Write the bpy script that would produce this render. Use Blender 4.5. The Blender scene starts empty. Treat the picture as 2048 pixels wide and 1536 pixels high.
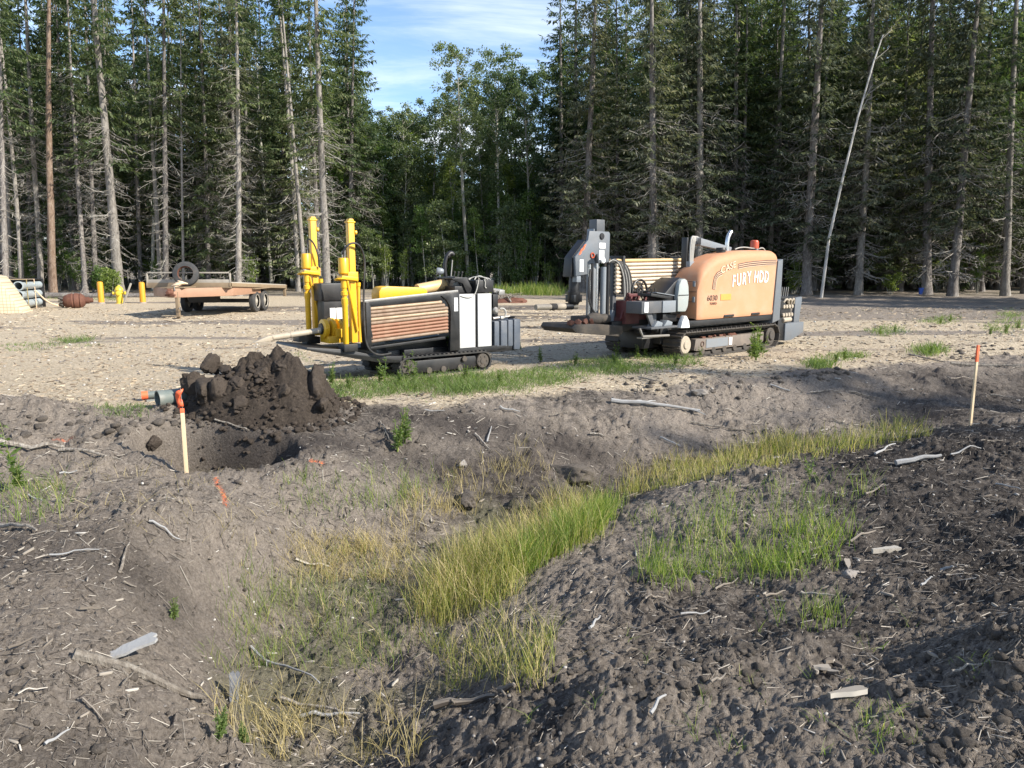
import bpy, bmesh, math, random
import numpy as np
from mathutils import Vector, Matrix, Euler, noise as mnoise

R = math.radians
scene = bpy.context.scene
col = scene.collection
rng = np.random.default_rng(7)
random.seed(7)

# ------------------------------------------------------------------ camera
EYE = 1.6
FPX = 1480.0
PITCH = math.atan(233 / FPX)
cam_d = bpy.data.cameras.new('camera')
cam_d.sensor_width = 36.0
cam_d.lens = 36.0 * FPX / 2048
cam_d.clip_start = 0.05
cam_d.clip_end = 3000
cam = bpy.data.objects.new('camera', cam_d)
col.objects.link(cam)
cam.location = (0, 0, EYE)
cam.rotation_euler = (R(90) - PITCH, 0, 0)
scene.camera = cam

# ------------------------------------------------------------------ sky, sun, exposure
SUN_EL = R(34)
SUN_AZ = math.atan2(0.93, -0.42)          # clockwise from +Y
sun_dir = Vector((math.sin(SUN_AZ) * math.cos(SUN_EL), math.cos(SUN_AZ) * math.cos(SUN_EL), math.sin(SUN_EL)))
world = bpy.data.worlds.new('World')
scene.world = world
world.use_nodes = True
wn, wl = world.node_tree.nodes, world.node_tree.links
wn.clear()
wout = wn.new('ShaderNodeOutputWorld')
wbg = wn.new('ShaderNodeBackground')
wbg.inputs['Strength'].default_value = 0.125
sky = wn.new('ShaderNodeTexSky')
sky.sky_type = 'NISHITA'
sky.sun_disc = False
sky.sun_elevation = SUN_EL
sky.sun_rotation = SUN_AZ
sky.altitude = 600
sky.air_density = 1.0
sky.dust_density = 0.3
sky.ozone_density = 3.0
# clouds: thin streaked cirrus and low cumulus, on the direction vector
wtc = wn.new('ShaderNodeTexCoord')
wsep = wn.new('ShaderNodeSeparateXYZ'); wl.new(wtc.outputs['Generated'], wsep.inputs[0])
wz = wn.new('ShaderNodeMath'); wz.operation = 'MAXIMUM'; wl.new(wsep.outputs['Z'], wz.inputs[0]); wz.inputs[1].default_value = 0.05
wx = wn.new('ShaderNodeMath'); wx.operation = 'DIVIDE'; wl.new(wsep.outputs['X'], wx.inputs[0]); wl.new(wz.outputs[0], wx.inputs[1])
wy = wn.new('ShaderNodeMath'); wy.operation = 'DIVIDE'; wl.new(wsep.outputs['Y'], wy.inputs[0]); wl.new(wz.outputs[0], wy.inputs[1])
wc = wn.new('ShaderNodeCombineXYZ'); wl.new(wx.outputs[0], wc.inputs[0]); wl.new(wy.outputs[0], wc.inputs[1])
def wnoise(scale, detail, rough, lo, hi, sx=1, sy=1, rot=0, off=(0, 0, 0)):
    m = wn.new('ShaderNodeMapping'); m.inputs['Scale'].default_value = (sx, sy, 1); m.inputs['Rotation'].default_value = (0, 0, rot); m.inputs['Location'].default_value = off
    wl.new(wc.outputs[0], m.inputs[0])
    n = wn.new('ShaderNodeTexNoise'); n.inputs['Scale'].default_value = scale; n.inputs['Detail'].default_value = detail; n.inputs['Roughness'].default_value = rough
    n.inputs['Distortion'].default_value = 0.6
    wl.new(m.outputs[0], n.inputs['Vector'])
    r = wn.new('ShaderNodeMapRange'); r.inputs['From Min'].default_value = lo; r.inputs['From Max'].default_value = hi; r.interpolation_type = 'SMOOTHSTEP'
    wl.new(n.outputs['Fac'], r.inputs['Value'])
    return r.outputs[0]
c1 = wnoise(0.9, 7, 0.62, 0.42, 0.75, 0.55, 1.3, 0.25, (3.1, 1.2, 0))
c2 = wnoise(0.5, 8, 0.6, 0.44, 0.62, 1.0, 0.8, 0, (0.7, 4.4, 0))
lowm = wn.new('ShaderNodeMapRange'); lowm.inputs['From Min'].default_value = 0.27; lowm.inputs['From Max'].default_value = 0.14
wl.new(wsep.outputs['Z'], lowm.inputs['Value'])
c2m = wn.new('ShaderNodeMath'); c2m.operation = 'MULTIPLY'; wl.new(c2, c2m.inputs[0]); wl.new(lowm.outputs[0], c2m.inputs[1])
c1m = wn.new('ShaderNodeMath'); c1m.operation = 'MULTIPLY'; wl.new(c1, c1m.inputs[0]); c1m.inputs[1].default_value = 0.55
cm = wn.new('ShaderNodeMath'); cm.operation = 'MAXIMUM'; wl.new(c1m.outputs[0], cm.inputs[0]); wl.new(c2m.outputs[0], cm.inputs[1])
wmix = wn.new('ShaderNodeMixRGB'); wl.new(cm.outputs[0], wmix.inputs['Fac']); wl.new(sky.outputs[0], wmix.inputs['Color1'])
wmix.inputs['Color2'].default_value = (6.6, 6.75, 7.0, 1)
wl.new(wmix.outputs[0], wbg.inputs['Color'])
wl.new(wbg.outputs[0], wout.inputs['Surface'])

sun_l = bpy.data.lights.new('sun', 'SUN')
sun_l.energy = 4.7
sun_l.angle = R(0.53)
sun_l.color = (1.0, 0.93, 0.82)
sun = bpy.data.objects.new('sun', sun_l)
col.objects.link(sun)
sun.location = (30, -8, 25)
sun.rotation_euler = (-sun_dir).to_track_quat('-Z', 'Y').to_euler()

vs = scene.view_settings
vs.view_transform = 'Standard'
vs.look = 'None'
vs.gamma = 1.0
vs.use_curve_mapping = False
vs.exposure = 1.0
scene.cycles.use_denoising = True
scene.cycles.max_bounces = 6
scene.cycles.diffuse_bounces = 3
scene.cycles.glossy_bounces = 2
scene.cycles.transmission_bounces = 3
scene.cycles.transparent_max_bounces = 6

# ------------------------------------------------------------------ numpy noise
def _h(ix, iy, s):
    n = (ix.astype(np.int64) * 374761393 + iy.astype(np.int64) * 668265263 + s * 974634777) & 0x7fffffff
    n = ((n ^ (n >> 13)) * 1274126177) & 0x7fffffff
    return ((n ^ (n >> 16)) & 0xffff) / 65535.0
def vnoise(x, y, s=0):
    ix, iy = np.floor(x), np.floor(y)
    fx, fy = x - ix, y - iy
    fx = fx * fx * (3 - 2 * fx); fy = fy * fy * (3 - 2 * fy)
    a = _h(ix, iy, s); b = _h(ix + 1, iy, s); c = _h(ix, iy + 1, s); d = _h(ix + 1, iy + 1, s)
    return a + (b - a) * fx + (c - a) * fy + (a - b - c + d) * fx * fy
def fbm(x, y, f, o, s=0, g=0.5):
    r = 0; a = 1; t = 0
    for k in range(o):
        r = r + a * (vnoise(x * f + 17.3 * k, y * f - 9.1 * k, s + k) - 0.5); t += a
        a *= g; f *= 2.03
    return r / t * 2
def clods(x, y, f, s=0, p=0.55):
    """rounded lumps with a random size in each cell"""
    X, Y = x * f, y * f
    ix, iy = np.floor(X), np.floor(Y)
    best = np.zeros_like(X)
    for dx in (-1, 0, 1):
        for dy in (-1, 0, 1):
            cx, cy = ix + dx, iy + dy
            px = cx + _h(cx, cy, s); py = cy + _h(cx, cy, s + 5)
            rad = 0.35 + 0.5 * _h(cx, cy, s + 9)
            on = (_h(cx, cy, s + 13) < p)
            d = ((X - px) ** 2 + (Y - py) ** 2) / (rad * rad)
            best = np.maximum(best, np.where(on, np.sqrt(np.clip(1 - d, 0, 1)) * rad, 0))
    return best
def sstep(a, b, x):
    t = np.clip((x - a) / (b - a), 0, 1)
    return t * t * (3 - 2 * t)

# ------------------------------------------------------------------ terrain
CTRL = [  # x, y, z: measured heights of pad, banks, ditch floor
    (-.35, 6.35, -.9), (.13, 6.95, -.88), (.7, 7.55, -.84), (1.32, 8.05, -.78), (2.84, 8.75, -.66), (4.78, 9.2, -.5), (7.5, 9.8, -.38),
    (-1.58, 5.79, -.8), (-1.78, 5.13, -.82), (-1.84, 4.6, -.84), (-1.74, 4.23, -.84), (-1.5, 3.8, -.84), (-1.24, 3.37, -.82), (-1.37, 5.2, -.9), (-1.29, 4.2, -.9), (-1.05, 4.55, -.92), (-.85, 5.3, -.92), (-1.05, 3.75, -.88), (-.7, 3.9, -.9), (-.55, 4.4, -.9), (-1.16, 6.2, -.82), (-.7, 5.85, -.92),
    (-2.1, 5.45, -.3), (-2.25, 4.9, -.28), (-2.32, 4.3, -.26), (-2.25, 3.8, -.25), (-2.0, 3.4, -.25), (-1.65, 3.1, -.38), (-1.45, 2.75, -.42), (-.9, 3.0, -.72), (-.6, 2.5, -.6), (-.45, 1.6, -.5),
    (-.38, 3.7, -.8), (-.15, 4.15, -.78), (-.1, 3.2, -.5), (.12, 3.65, -.5),
    (.99, 6.4, -.62), (.35, 5.7, -.72), (2.0, 6.9, -.42), (2.88, 7.16, -.32), (4.7, 7.75, -.13), (7.5, 8.3, -.02),
    (.2, 4.6, -.66), (.9, 5.0, -.5), (1.49, 4.35, -.45), (3.0, 5.6, -.25), (5.0, 6.0, -.05), (2.6, 4.0, -.22), (1.0, 3.5, -.42), (.5, 3.3, -.4), (1.5, 2.4, -.05), (.52, 2.5, -.3), (2.5, 2.5, .05), (4.5, 3.5, .05), (.1, 2.9, -.42), (1.5, 1.2, -.05), (4, 1.2, .05), (8, 5, .05),
    (-1.9, 2.85, -.22), (-2.6, 3.6, -.2), (-2.5, 6.05, -.3), (-1.8, 6.45, -.6), (-3.3, 5.0, -.2), (-4.5, 4.5, -.12), (-2.0, 1.5, -.2), (-5, 2.5, -.1), (-3.1, 6.3, -.3), (-4.6, 6.3, -.15), (-7, 6, -.1),
    (-2.6, 7.6, -.22), (-1.7, 7.5, -.33), (-1.72, 6.95, -.36), (-.9, 7.7, -.45), (-.2, 8.2, -.42), (.9, 8.9, -.4), (2.2, 9.6, -.3), (4.2, 10.2, -.18), (6.6, 10.8, -.12),
    (-5, 7.9, -.02), (-7, 8.0, .0), (-4, 8.6, 0), (-2.2, 8.7, -.03), (-.2, 9.4, -.04), (2.6, 10.3, -.02), (4.4, 11.1, .02), (6.5, 11.9, .03), (9, 12.4, .03), (9, 10.8, -.1), (-8, 9.4, 0), (-5, 10, 0), (-1.5, 10.2, 0), (1, 11, 0), (3, 12, 0), (6, 13.5, 0), (-8, 13, 0), (-3, 13, 0), (0, 13.2, 0), (9, 14, 0),
]
_c = np.array(CTRL)
_cx, _cy, _cz = _c.T
_CC = 0.35
_A = np.sqrt((_cx[:, None] - _cx) ** 2 + (_cy[:, None] - _cy) ** 2 + _CC ** 2)
_wt = np.linalg.solve(_A + np.eye(len(_cx)) * -0.01, _cz)
def base_h(x, y):
    x = np.asarray(x, float); y = np.asarray(y, float)
    xc = np.clip(x, -9, 10); yc = np.clip(y, 1.2, 14)
    z = np.zeros(np.broadcast(xc, yc).shape)
    for i in range(len(_cx)):
        z = z + _wt[i] * np.sqrt((xc - _cx[i]) ** 2 + (yc - _cy[i]) ** 2 + _CC ** 2)
    w = sstep(13.8, 12.2, y)
    z = z * w
    # dug hole beside the stake
    hm = np.exp(-(((x + 3.0 + .08 * np.sin(6 * y)) / .78) ** 2 + ((y - 7.34 - .06 * np.sin(5 * x)) / .48) ** 2) ** 5)
    z = z * (1 - hm) - 1.12 * hm
    # low spoil mounds
    z = z + 0.26 * np.exp(-((x + 5.4) / .9) ** 2 - ((y - 7.65) / .35) ** 2)
    z = z + 0.2 * np.exp(-((x - 9.6) / 1.3) ** 2 - ((y - 14.2) / .5) ** 2)
    z = z + 0.13 * np.exp(-((x - 4.6) / .8) ** 2 - ((y - 10.75) / .3) ** 2)
    # clod ridges on the near right bank
    z = z + 0.16 * np.exp(-((y - 3.15 - .25 * (x - .9)) / .2) ** 2 - ((x - .9) / .75) ** 4)
    z = z + 0.22 * np.exp(-((x - 2.25) / .45) ** 2 - ((y - 2.75) / .4) ** 2)
    z = z + 0.25 * sstep(34, 48, y)
    return z
PE = np.array([(-60, 8.6), (-9, 8.5), (-5, 8.45), (-3.2, 8.4), (-2.2, 8.8), (-.2, 9.35), (2.6, 10.15), (4.2, 11.1), (6.2, 12.0), (12, 14.3), (30, 17), (90, 18)])
def edge_d(x, y):
    return y - np.interp(x, PE[:, 0], PE[:, 1])
def pad_mask(x, y):
    return sstep(-.25, .45, edge_d(x, y) + .55 * fbm(x, y, .9, 4, 31))
def height(x, y):
    x = np.asarray(x, float); y = np.asarray(y, float)
    z = base_h(x, y)
    pad = pad_mask(x, y)
    near = sstep(16, 9, y)
    rough = 1 - pad
    wx = x + .06 * fbm(x, y, 7, 3, 91); wy = y + .06 * fbm(x, y, 7, 3, 95)
    det = .55 + .9 * np.abs(fbm(x, y, 22, 3, 45))
    lumpy = sstep(.48, .62, fbm(x, y, .9, 4, 41) * .5 + .5)
    rid = np.abs(fbm(x, y, 4.5, 4, 5)); rid2 = np.abs(fbm(x, y, 16, 3, 7))
    z = z + rough * (.08 * fbm(x, y, 1.2, 4, 3) + .045 * rid + .022 * rid2 + .03 * np.abs(fbm(x, y, 34, 3, 9))
                     + lumpy * det * (.07 * clods(wx, wy, 4.3, 11, .35) + .06 * clods(wx, wy, 9.5, 17, .45)) + .02 * det * clods(wx, wy, 15, 23, .35))
    z = z + pad * (.03 * fbm(x, y, .5, 3, 8) + .012 * fbm(x, y, 6, 4, 6) + .012 * near * clods(x, y, 12, 29, .25))
    return z
def H1(x, y):
    return float(height(np.array([x]), np.array([y]))[0])

_gx = np.arange(-40, 40.01, .08); _gy = np.arange(1, 60.01, .08)
_gz = base_h(*np.meshgrid(_gx, _gy))
def ground_at(px, py):
    """where the line of sight through a reference pixel first meets the ground"""
    px = np.atleast_1d(np.asarray(px, float)); py = np.atleast_1d(np.asarray(py, float))
    dx = (px - 1024) / FPX; dy = (768 - py) / FPX
    c, s = math.cos(PITCH), math.sin(PITCH)
    d = np.stack([dx, c + dy * s, -s + dy * c], 1)
    ts = 1.6 * 1.012 ** np.arange(300)
    out = np.zeros((len(px), 2)); done = np.zeros(len(px), bool)
    for t in ts:
        p = d * t
        ix = np.clip(((p[:, 0] + 40) / .08).round().astype(int), 0, len(_gx) - 1)
        iy = np.clip(((p[:, 1] - 1) / .08).round().astype(int), 0, len(_gy) - 1)
        hit = (~done) & (EYE + p[:, 2] < _gz[iy, ix])
        out[hit] = p[hit, :2]; done |= hit
    out[~done] = (d * ts[-1])[~done, :2]
    return out
def spot(px, py):
    p = ground_at(px, py)[0]
    return float(p[0]), float(p[1])

# ------------------------------------------------------------------ materials
def new_mat(name):
    m = bpy.data.materials.new(name); m.use_nodes = True
    n = m.node_tree.nodes; l = m.node_tree.links
    b = n['Principled BSDF']
    return m, n, l, b
def add_noise(n, l, scale, detail=5, rough=.6, vec=None):
    t = n.new('ShaderNodeTexNoise'); t.inputs['Scale'].default_value = scale; t.inputs['Detail'].default_value = detail; t.inputs['Roughness'].default_value = rough
    if vec is not None: l.new(vec, t.inputs['Vector'])
    return t.outputs['Fac']
def ramp(n, l, src, stops):
    r = n.new('ShaderNodeValToRGB'); l.new(src, r.inputs[0])
    e = r.color_ramp.elements
    while len(e) > len(stops): e.remove(e[-1])
    while len(e) < len(stops): e.new(.5)
    for k, (p, c) in enumerate(stops):
        e[k].position = p; e[k].color = (*c, 1) if len(c) == 3 else c
    return r.outputs[0]
def mixc(n, l, fac, a, b, mode='MIX'):
    m = n.new('ShaderNodeMixRGB'); m.blend_type = mode
    for s, v in ((m.inputs[0], fac), (m.inputs[1], a), (m.inputs[2], b)):
        if isinstance(v, (int, float)): s.default_value = v
        elif isinstance(v, tuple): s.default_value = (*v[:3], 1)
        else: l.new(v, s)
    return m.outputs[0]
def maprange(n, l, v, a, b, c=0., d=1.):
    m = n.new('ShaderNodeMapRange'); m.inputs['From Min'].default_value = a; m.inputs['From Max'].default_value = b
    m.inputs['To Min'].default_value = c; m.inputs['To Max'].default_value = d
    l.new(v, m.inputs['Value']); return m.outputs[0]
def bump(n, l, b, h, strength=.4, dist=.02):
    m = n.new('ShaderNodeBump'); m.inputs['Strength'].default_value = strength; m.inputs['Distance'].default_value = dist
    l.new(h, m.inputs['Height']); l.new(m.outputs[0], b.inputs['Normal'])
def paint(name, c, rough=.5, metal=0., dirt=(.20, .16, .12), amount=.45, scale=3., bumpy=.08):
    """painted or bare metal with dust and grime in uneven patches"""
    m, n, l, b = new_mat(name)
    tc = n.new('ShaderNodeTexCoord').outputs['Object']
    f1 = add_noise(n, l, scale, 6, .65, tc); f2 = add_noise(n, l, scale * 9, 4, .7, tc)
    base = mixc(n, l, maprange(n, l, f2, .3, .75, 0, .25), c, tuple(x * .72 for x in c))
    cc = mixc(n, l, maprange(n, l, f1, .45, .8, 0, amount), base, dirt)
    l.new(cc, b.inputs['Base Color'])
    b.inputs['Metallic'].default_value = metal
    l.new(maprange(n, l, f1, .3, .8, rough * .85, min(1, rough * 1.35)), b.inputs['Roughness'])
    bump(n, l, b, f2, bumpy, .01)
    return m
M = {}
M['yellow'] = paint('yellow_paint', (.72, .40, .015), .38, 0, (.25, .17, .06), .3, 4)
M['orange'] = paint('faded_orange_paint', (.47, .222, .112), .68, 0, (.41, .28, .19), .9, 2.4, .03)
M['trackframe'] = paint('dusty_track_frame', (.15, .125, .105), .75, .1, (.26, .21, .165), .8, 5, .25)
M['white'] = paint('white_paint', (.47, .475, .475), .5, 0, (.45, .43, .4), .5, 2.2, .03)
M['black'] = paint('black_paint', (.010, .010, .011), .42, 0, (.06, .052, .044), .25, 4)
M['rubber'] = paint('rubber', (.018, .018, .018), .8, 0, (.16, .135, .105), .55, 5, .2)
M['tyre'] = paint('tyre_rubber', (.03, .031, .032), .75, 0, (.16, .14, .12), .5, 5, .15)
M['grey'] = paint('grey_paint', (.075, .08, .088), .45, 0, (.22, .19, .16), .4, 3)
M['lgrey'] = paint('pale_grey_paint', (.185, .205, .225), .45, 0, (.20, .18, .16), .4, 3)
M['steel'] = paint('worn_steel', (.34, .33, .31), .42, .6, (.16, .11, .08), .6, 6)
M['chrome'] = paint('bright_steel', (.62, .62, .62), .25, .9, (.3, .28, .25), .3, 6)
M['rodtan'] = paint('tan_drill_rod', (.36, .265, .175), .55, .1, (.22, .13, .08), .7, 6)
M['rodcream'] = paint('cream_drill_rod', (.56, .47, .36), .45, .1, (.34, .22, .13), .5, 5)
M['rodold'] = paint('old_drill_rod', (.26, .185, .13), .65, .1, (.15, .085, .055), .8, 7)
M['mastgrey'] = paint('blue_grey_paint', (.12, .135, .152), .45, 0, (.16, .14, .12), .4, 3)
M['rodrust'] = paint('rusty_drill_rod', (.24, .115, .068), .6, .1, (.36, .24, .16), .6, 6)
M['rodgold'] = paint('golden_drill_rod', (.58, .40, .19), .45, .1, (.4, .27, .14), .5, 5)
M['rust'] = paint('rust', (.115, .045, .028), .8, .1, (.20, .10, .06), .7, 7, .35)
M['maroon'] = paint('maroon_paint', (.10, .022, .024), .55, 0, (.2, .12, .09), .5, 5)
M['soilsteel'] = paint('muddy_steel', (.062, .054, .046), .75, .2, (.17, .135, .10), .7, 8, .4)
M['pipe'] = paint('dusty_drill_pipe', (.36, .31, .24), .6, .05, (.3, .24, .17), .6, 7, .2)
M['pvc'] = paint('pale_pvc', (.36, .42, .45), .35, 0, (.36, .33, .28), .4, 3)
M['pvcdark'] = paint('green_grey_pipe', (.13, .155, .145), .5, 0, (.28, .23, .18), .6, 4)
M['trailer'] = paint('tan_trailer_paint', (.25, .185, .115), .6, 0, (.13, .095, .065), .6, 3)
M['salmon'] = paint('salmon_trailer_paint', (.33, .19, .12), .6, 0, (.2, .125, .08), .6, 3)
M['wood'] = paint('weathered_wood', (.36, .33, .28), .85, 0, (.20, .17, .13), .7, 5, .4)
M['stake'] = paint('stake_wood', (.56, .44, .28), .8, 0, (.4, .3, .2), .5, 8, .2)
M['flag'] = paint('fluorescent_orange', (.85, .14, .05), .6, 0, (.7, .2, .1), .3, 9)
M['red'] = paint('red_lens', (.42, .07, .025), .3, 0, (.3, .08, .05), .3, 4)
M['glass'] = paint('pale_lens', (.6, .6, .57), .2, 0, (.45, .43, .4), .4, 8)
M['seat'] = paint('pale_seat_vinyl', (.30, .33, .32), .6, 0, (.34, .31, .27), .5, 6)
M['decalwhite'] = paint('white_decal', (.84, .84, .82), .5, 0, (.5, .48, .45), .3, 6)
M['decaldark'] = paint('dark_decal', (.10, .055, .04), .5, 0, (.25, .15, .1), .4, 6)
M['decalpale'] = paint('pale_decal', (.74, .55, .38), .5, 0, (.6, .4, .26), .4, 6)
M['decalorange'] = paint('orange_decal', (.62, .29, .06), .5, 0, (.6, .3, .1), .3, 6)
M['tarp'] = None
M['hose'] = paint('hose_rubber', (.02, .02, .02), .6, 0, (.16, .14, .12), .4, 9)
M['cable'] = paint('grey_hose', (.35, .34, .31), .6, 0, (.2, .18, .15), .4, 9)
M['blue'] = paint('blue_plastic', (.03, .10, .45), .4)
M['slab'] = paint('blue_grey_plastic', (.085, .10, .125), .42, 0, (.25, .23, .2), .3, 4)
M['cloth'] = paint('white_cloth', (.72, .72, .70), .9, 0, (.5, .48, .44), .4, 6, .3)
M['stubwood'] = paint('dark_grey_wood', (.12, .125, .135), .9, 0, (.3, .3, .29), .6, 30, .6)
M['greywood'] = paint('silver_grey_wood', (.29, .29, .285), .85, 0, (.22, .20, .18), .6, 6, .5)

def ground_mat():
    m, n, l, b = new_mat('ground_soil')
    tc = n.new('ShaderNodeTexCoord').outputs['Object']
    def attr(a):
        t = n.new('ShaderNodeAttribute'); t.attribute_name = a; return t.outputs['Fac']
    f_big = add_noise(n, l, 1.1, 6, .62, tc); f_mid = add_noise(n, l, 7, 6, .7, tc); f_fine = add_noise(n, l, 48, 5, .75, tc)
    v = n.new('ShaderNodeTexVoronoi'); v.inputs['Scale'].default_value = 34; l.new(tc, v.inputs['Vector'])
    v2 = n.new('ShaderNodeTexVoronoi'); v2.inputs['Scale'].default_value = 75; l.new(tc, v2.inputs['Vector'])
    vs_ = n.new('ShaderNodeSeparateColor'); l.new(v.outputs['Color'], vs_.inputs[0])
    vs2 = n.new('ShaderNodeSeparateColor'); l.new(v2.outputs['Color'], vs2.inputs[0])
    # pad: tan gravel and wood mulch
    tan = ramp(n, l, vs_.outputs[0], [(0, (.13, .098, .066)), (.2, (.34, .27, .185)), (.6, (.52, .43, .31)), (1, (.70, .60, .46))])
    tan2 = ramp(n, l, f_fine, [(.3, (.15, .115, .078)), (.5, (.45, .37, .26)), (.75, (.64, .55, .42))])
    tan = mixc(n, l, .5, tan, tan2)
    tan = mixc(n, l, maprange(n, l, f_big, .35, .7, 0, .35), tan, (.36, .31, .24), 'MIX')
    # dark peat soil
    dark = ramp(n, l, f_mid, [(.25, (.027, .0235, .021)), (.5, (.068, .059, .052)), (.7, (.125, .109, .095)), (.85, (.21, .184, .158))])
    sp = maprange(n, l, vs2.outputs[1], .90, .95, 0, .55)
    dark = mixc(n, l, sp, dark, (.30, .27, .235))
    # dry pale crust on the banks
    dry = ramp(n, l, f_fine, [(.28, (.125, .104, .085)), (.5, (.27, .23, .19)), (.75, (.42, .365, .305))])
    c = mixc(n, l, maprange(n, l, f_mid, .35, .65, .1, .6), dark, dry)
    dryf = n.new('ShaderNodeMath'); dryf.operation = 'MULTIPLY_ADD'
    l.new(f_mid, dryf.inputs[0]); dryf.inputs[1].default_value = 1.3; 
    ad = n.new('ShaderNodeMath'); ad.operation = 'ADD'; l.new(attr('dry'), ad.inputs[0]); ad.inputs[1].default_value = -.65; l.new(ad.outputs[0], dryf.inputs[2])  # mask holds dry crust and painted sunlit patches
    soil = mixc(n, l, maprange(n, l, dryf.outputs[0], .15, .6), dark, mixc(n, l, .65, c, dry))
    soil = mixc(n, l, attr('moss'), soil, ramp(n, l, f_fine, [(.3, (.075, .078, .045)), (.7, (.21, .195, .125))]))
    soil = mixc(n, l, attr('wet_shade'), soil, mixc(n, l, 1., soil, (.34, .34, .36), 'MULTIPLY'))  # darkens moist peat and the painted shade bands alike
    # peat carried onto the pad
    pk = n.new('ShaderNodeMath'); pk.operation = 'MULTIPLY_ADD'; l.new(f_mid, pk.inputs[0]); pk.inputs[1].default_value = .9
    ad2 = n.new('ShaderNodeMath'); ad2.operation = 'ADD'; l.new(attr('gravel'), ad2.inputs[0]); ad2.inputs[1].default_value = -.45; l.new(ad2.outputs[0], pk.inputs[2])
    full = mixc(n, l, maprange(n, l, pk.outputs[0], .25, .65), soil, tan)
    pt = n.new('ShaderNodeMath'); pt.operation = 'MULTIPLY'; l.new(attr('paint'), pt.inputs[0]); l.new(maprange(n, l, f_fine, .45, .58), pt.inputs[1])
    full = mixc(n, l, pt.outputs[0], full, (.80, .17, .05))
    l.new(full, b.inputs['Base Color'])
    b.inputs['Roughness'].default_value = .95
    b.inputs['Specular IOR Level'].default_value = .15
    hgt = mixc(n, l, .5, f_fine, v.outputs['Distance'])
    hgt = mixc(n, l, .3, hgt, f_mid)
    hgt = mixc(n, l, .4, hgt, add_noise(n, l, 170, 4, .8, tc))
    bump(n, l, b, hgt, 1., .045)
    return m
M['ground'] = ground_mat()

def soil_mat(name, lo, hi):
    m, n, l, b = new_mat(name)
    tc = n.new('ShaderNodeTexCoord').outputs['Object']
    f = add_noise(n, l, 26, 8, .8, tc); f2 = add_noise(n, l, 130, 4, .8, tc)
    isl = n.new('ShaderNodeNewGeometry').outputs['Random Per Island']
    c = ramp(n, l, f, [(.3, lo), (.55, tuple((a + c_) / 2 * .8 for a, c_ in zip(lo, hi))), (.8, hi)])
    c = mixc(n, l, maprange(n, l, isl, 0, 1, 0, .35), c, hi)
    l.new(c, b.inputs['Base Color']); b.inputs['Roughness'].default_value = .95; b.inputs['Specular IOR Level'].default_value = .15
    bump(n, l, b, mixc(n, l, .4, f, f2), 1., .035)
    return m
M['soil'] = soil_mat('dark_soil_clods', (.035, .030, .026), (.22, .19, .16))
M['spoil'] = soil_mat('spoil_earth', (.020, .016, .0135), (.125, .10, .08))

def island_mat(name, stops, rough=.8, trans=None, objvar=0.):
    m, n, l, b = new_mat(name)
    isl = n.new('ShaderNodeNewGeometry').outputs['Random Per Island']
    c = ramp(n, l, isl, stops)
    if objvar:
        oi = n.new('ShaderNodeObjectInfo').outputs['Random']
        hv = n.new('ShaderNodeHueSaturation'); l.new(c, hv.inputs['Color'])
        l.new(maprange(n, l, oi, 0, 1, .5 - .03 * objvar, .5 + .03 * objvar), hv.inputs['Hue'])
        l.new(maprange(n, l, oi, 0, 1, 1 + .3 * objvar, 1 - .35 * objvar), hv.inputs['Value'])
        c = hv.outputs[0]
    l.new(c, b.inputs['Base Color']); b.inputs['Roughness'].default_value = rough
    b.inputs['Specular IOR Level'].default_value = .25
    if trans:
        t = n.new('ShaderNodeBsdfTranslucent'); l.new(mixc(n, l, 1., c, trans, 'MULTIPLY'), t.inputs[0])
        mx = n.new('ShaderNodeMixShader'); mx.inputs[0].default_value = .42
        l.new(b.outputs[0], mx.inputs[1]); l.new(t.outputs[0], mx.inputs[2])
        l.new(mx.outputs[0], n['Material Output'].inputs['Surface'])
    return m
M['needles'] = island_mat('spruce_needles', [(0, (.034, .052, .026)), (.4, (.070, .098, .046)), (.75, (.115, .145, .07)), (.92, (.165, .188, .10)), (1, (.22, .22, .145))], .7, (1.3, 1.5, .7), 1)
M['needles_dry'] = island_mat('lichen_grey_needles', [(0, (.045, .058, .036)), (.4, (.085, .103, .062)), (.8, (.14, .158, .10)), (1, (.24, .24, .18))], .8, (1.2, 1.2, .8), 1)
M['aspen'] = island_mat('aspen_leaves', [(0, (.055, .085, .038)), (.45, (.095, .135, .062)), (.8, (.14, .18, .095)), (1, (.21, .24, .155))], .45, (1.5, 1.7, .7), 1)
M['birch'] = island_mat('young_birch_leaves', [(0, (.065, .105, .028)), (.5, (.115, .17, .046)), (1, (.18, .23, .082))], .5, (1.7, 1.9, .6), 1)
M['twig'] = island_mat('dead_twigs', [(0, (.10, .09, .078)), (.5, (.22, .205, .18)), (1, (.38, .36, .32))], .9)
M['birchbark'] = None
M['grass'] = island_mat('grass_blades', [(0, (.11, .15, .03)), (.3, (.19, .22, .055)), (.55, (.31, .30, .10)), (.75, (.45, .38, .18)), (1, (.56, .46, .28))], .55, (1.5, 1.6, .7))
M['grassgreen'] = island_mat('green_grass_blades', [(0, (.09, .15, .03)), (.45, (.16, .225, .055)), (.8, (.26, .30, .09)), (1, (.44, .40, .18))], .55, (1.5, 1.7, .6))
M['straw'] = island_mat('dry_grass_blades', [(0, (.30, .25, .11)), (.5, (.45, .37, .18)), (1, (.58, .49, .29))], .6, (1.4, 1.4, .8))
M['weed'] = island_mat('weed_leaves', [(0, (.075, .12, .035)), (.5, (.125, .18, .058)), (1, (.22, .27, .115))], .5, (1.6, 1.8, .6))
M['chips'] = island_mat('wood_chips', [(0, (.07, .05, .035)), (.35, (.22, .17, .115)), (.75, (.36, .29, .205)), (1, (.50, .43, .32))], .85)
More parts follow.
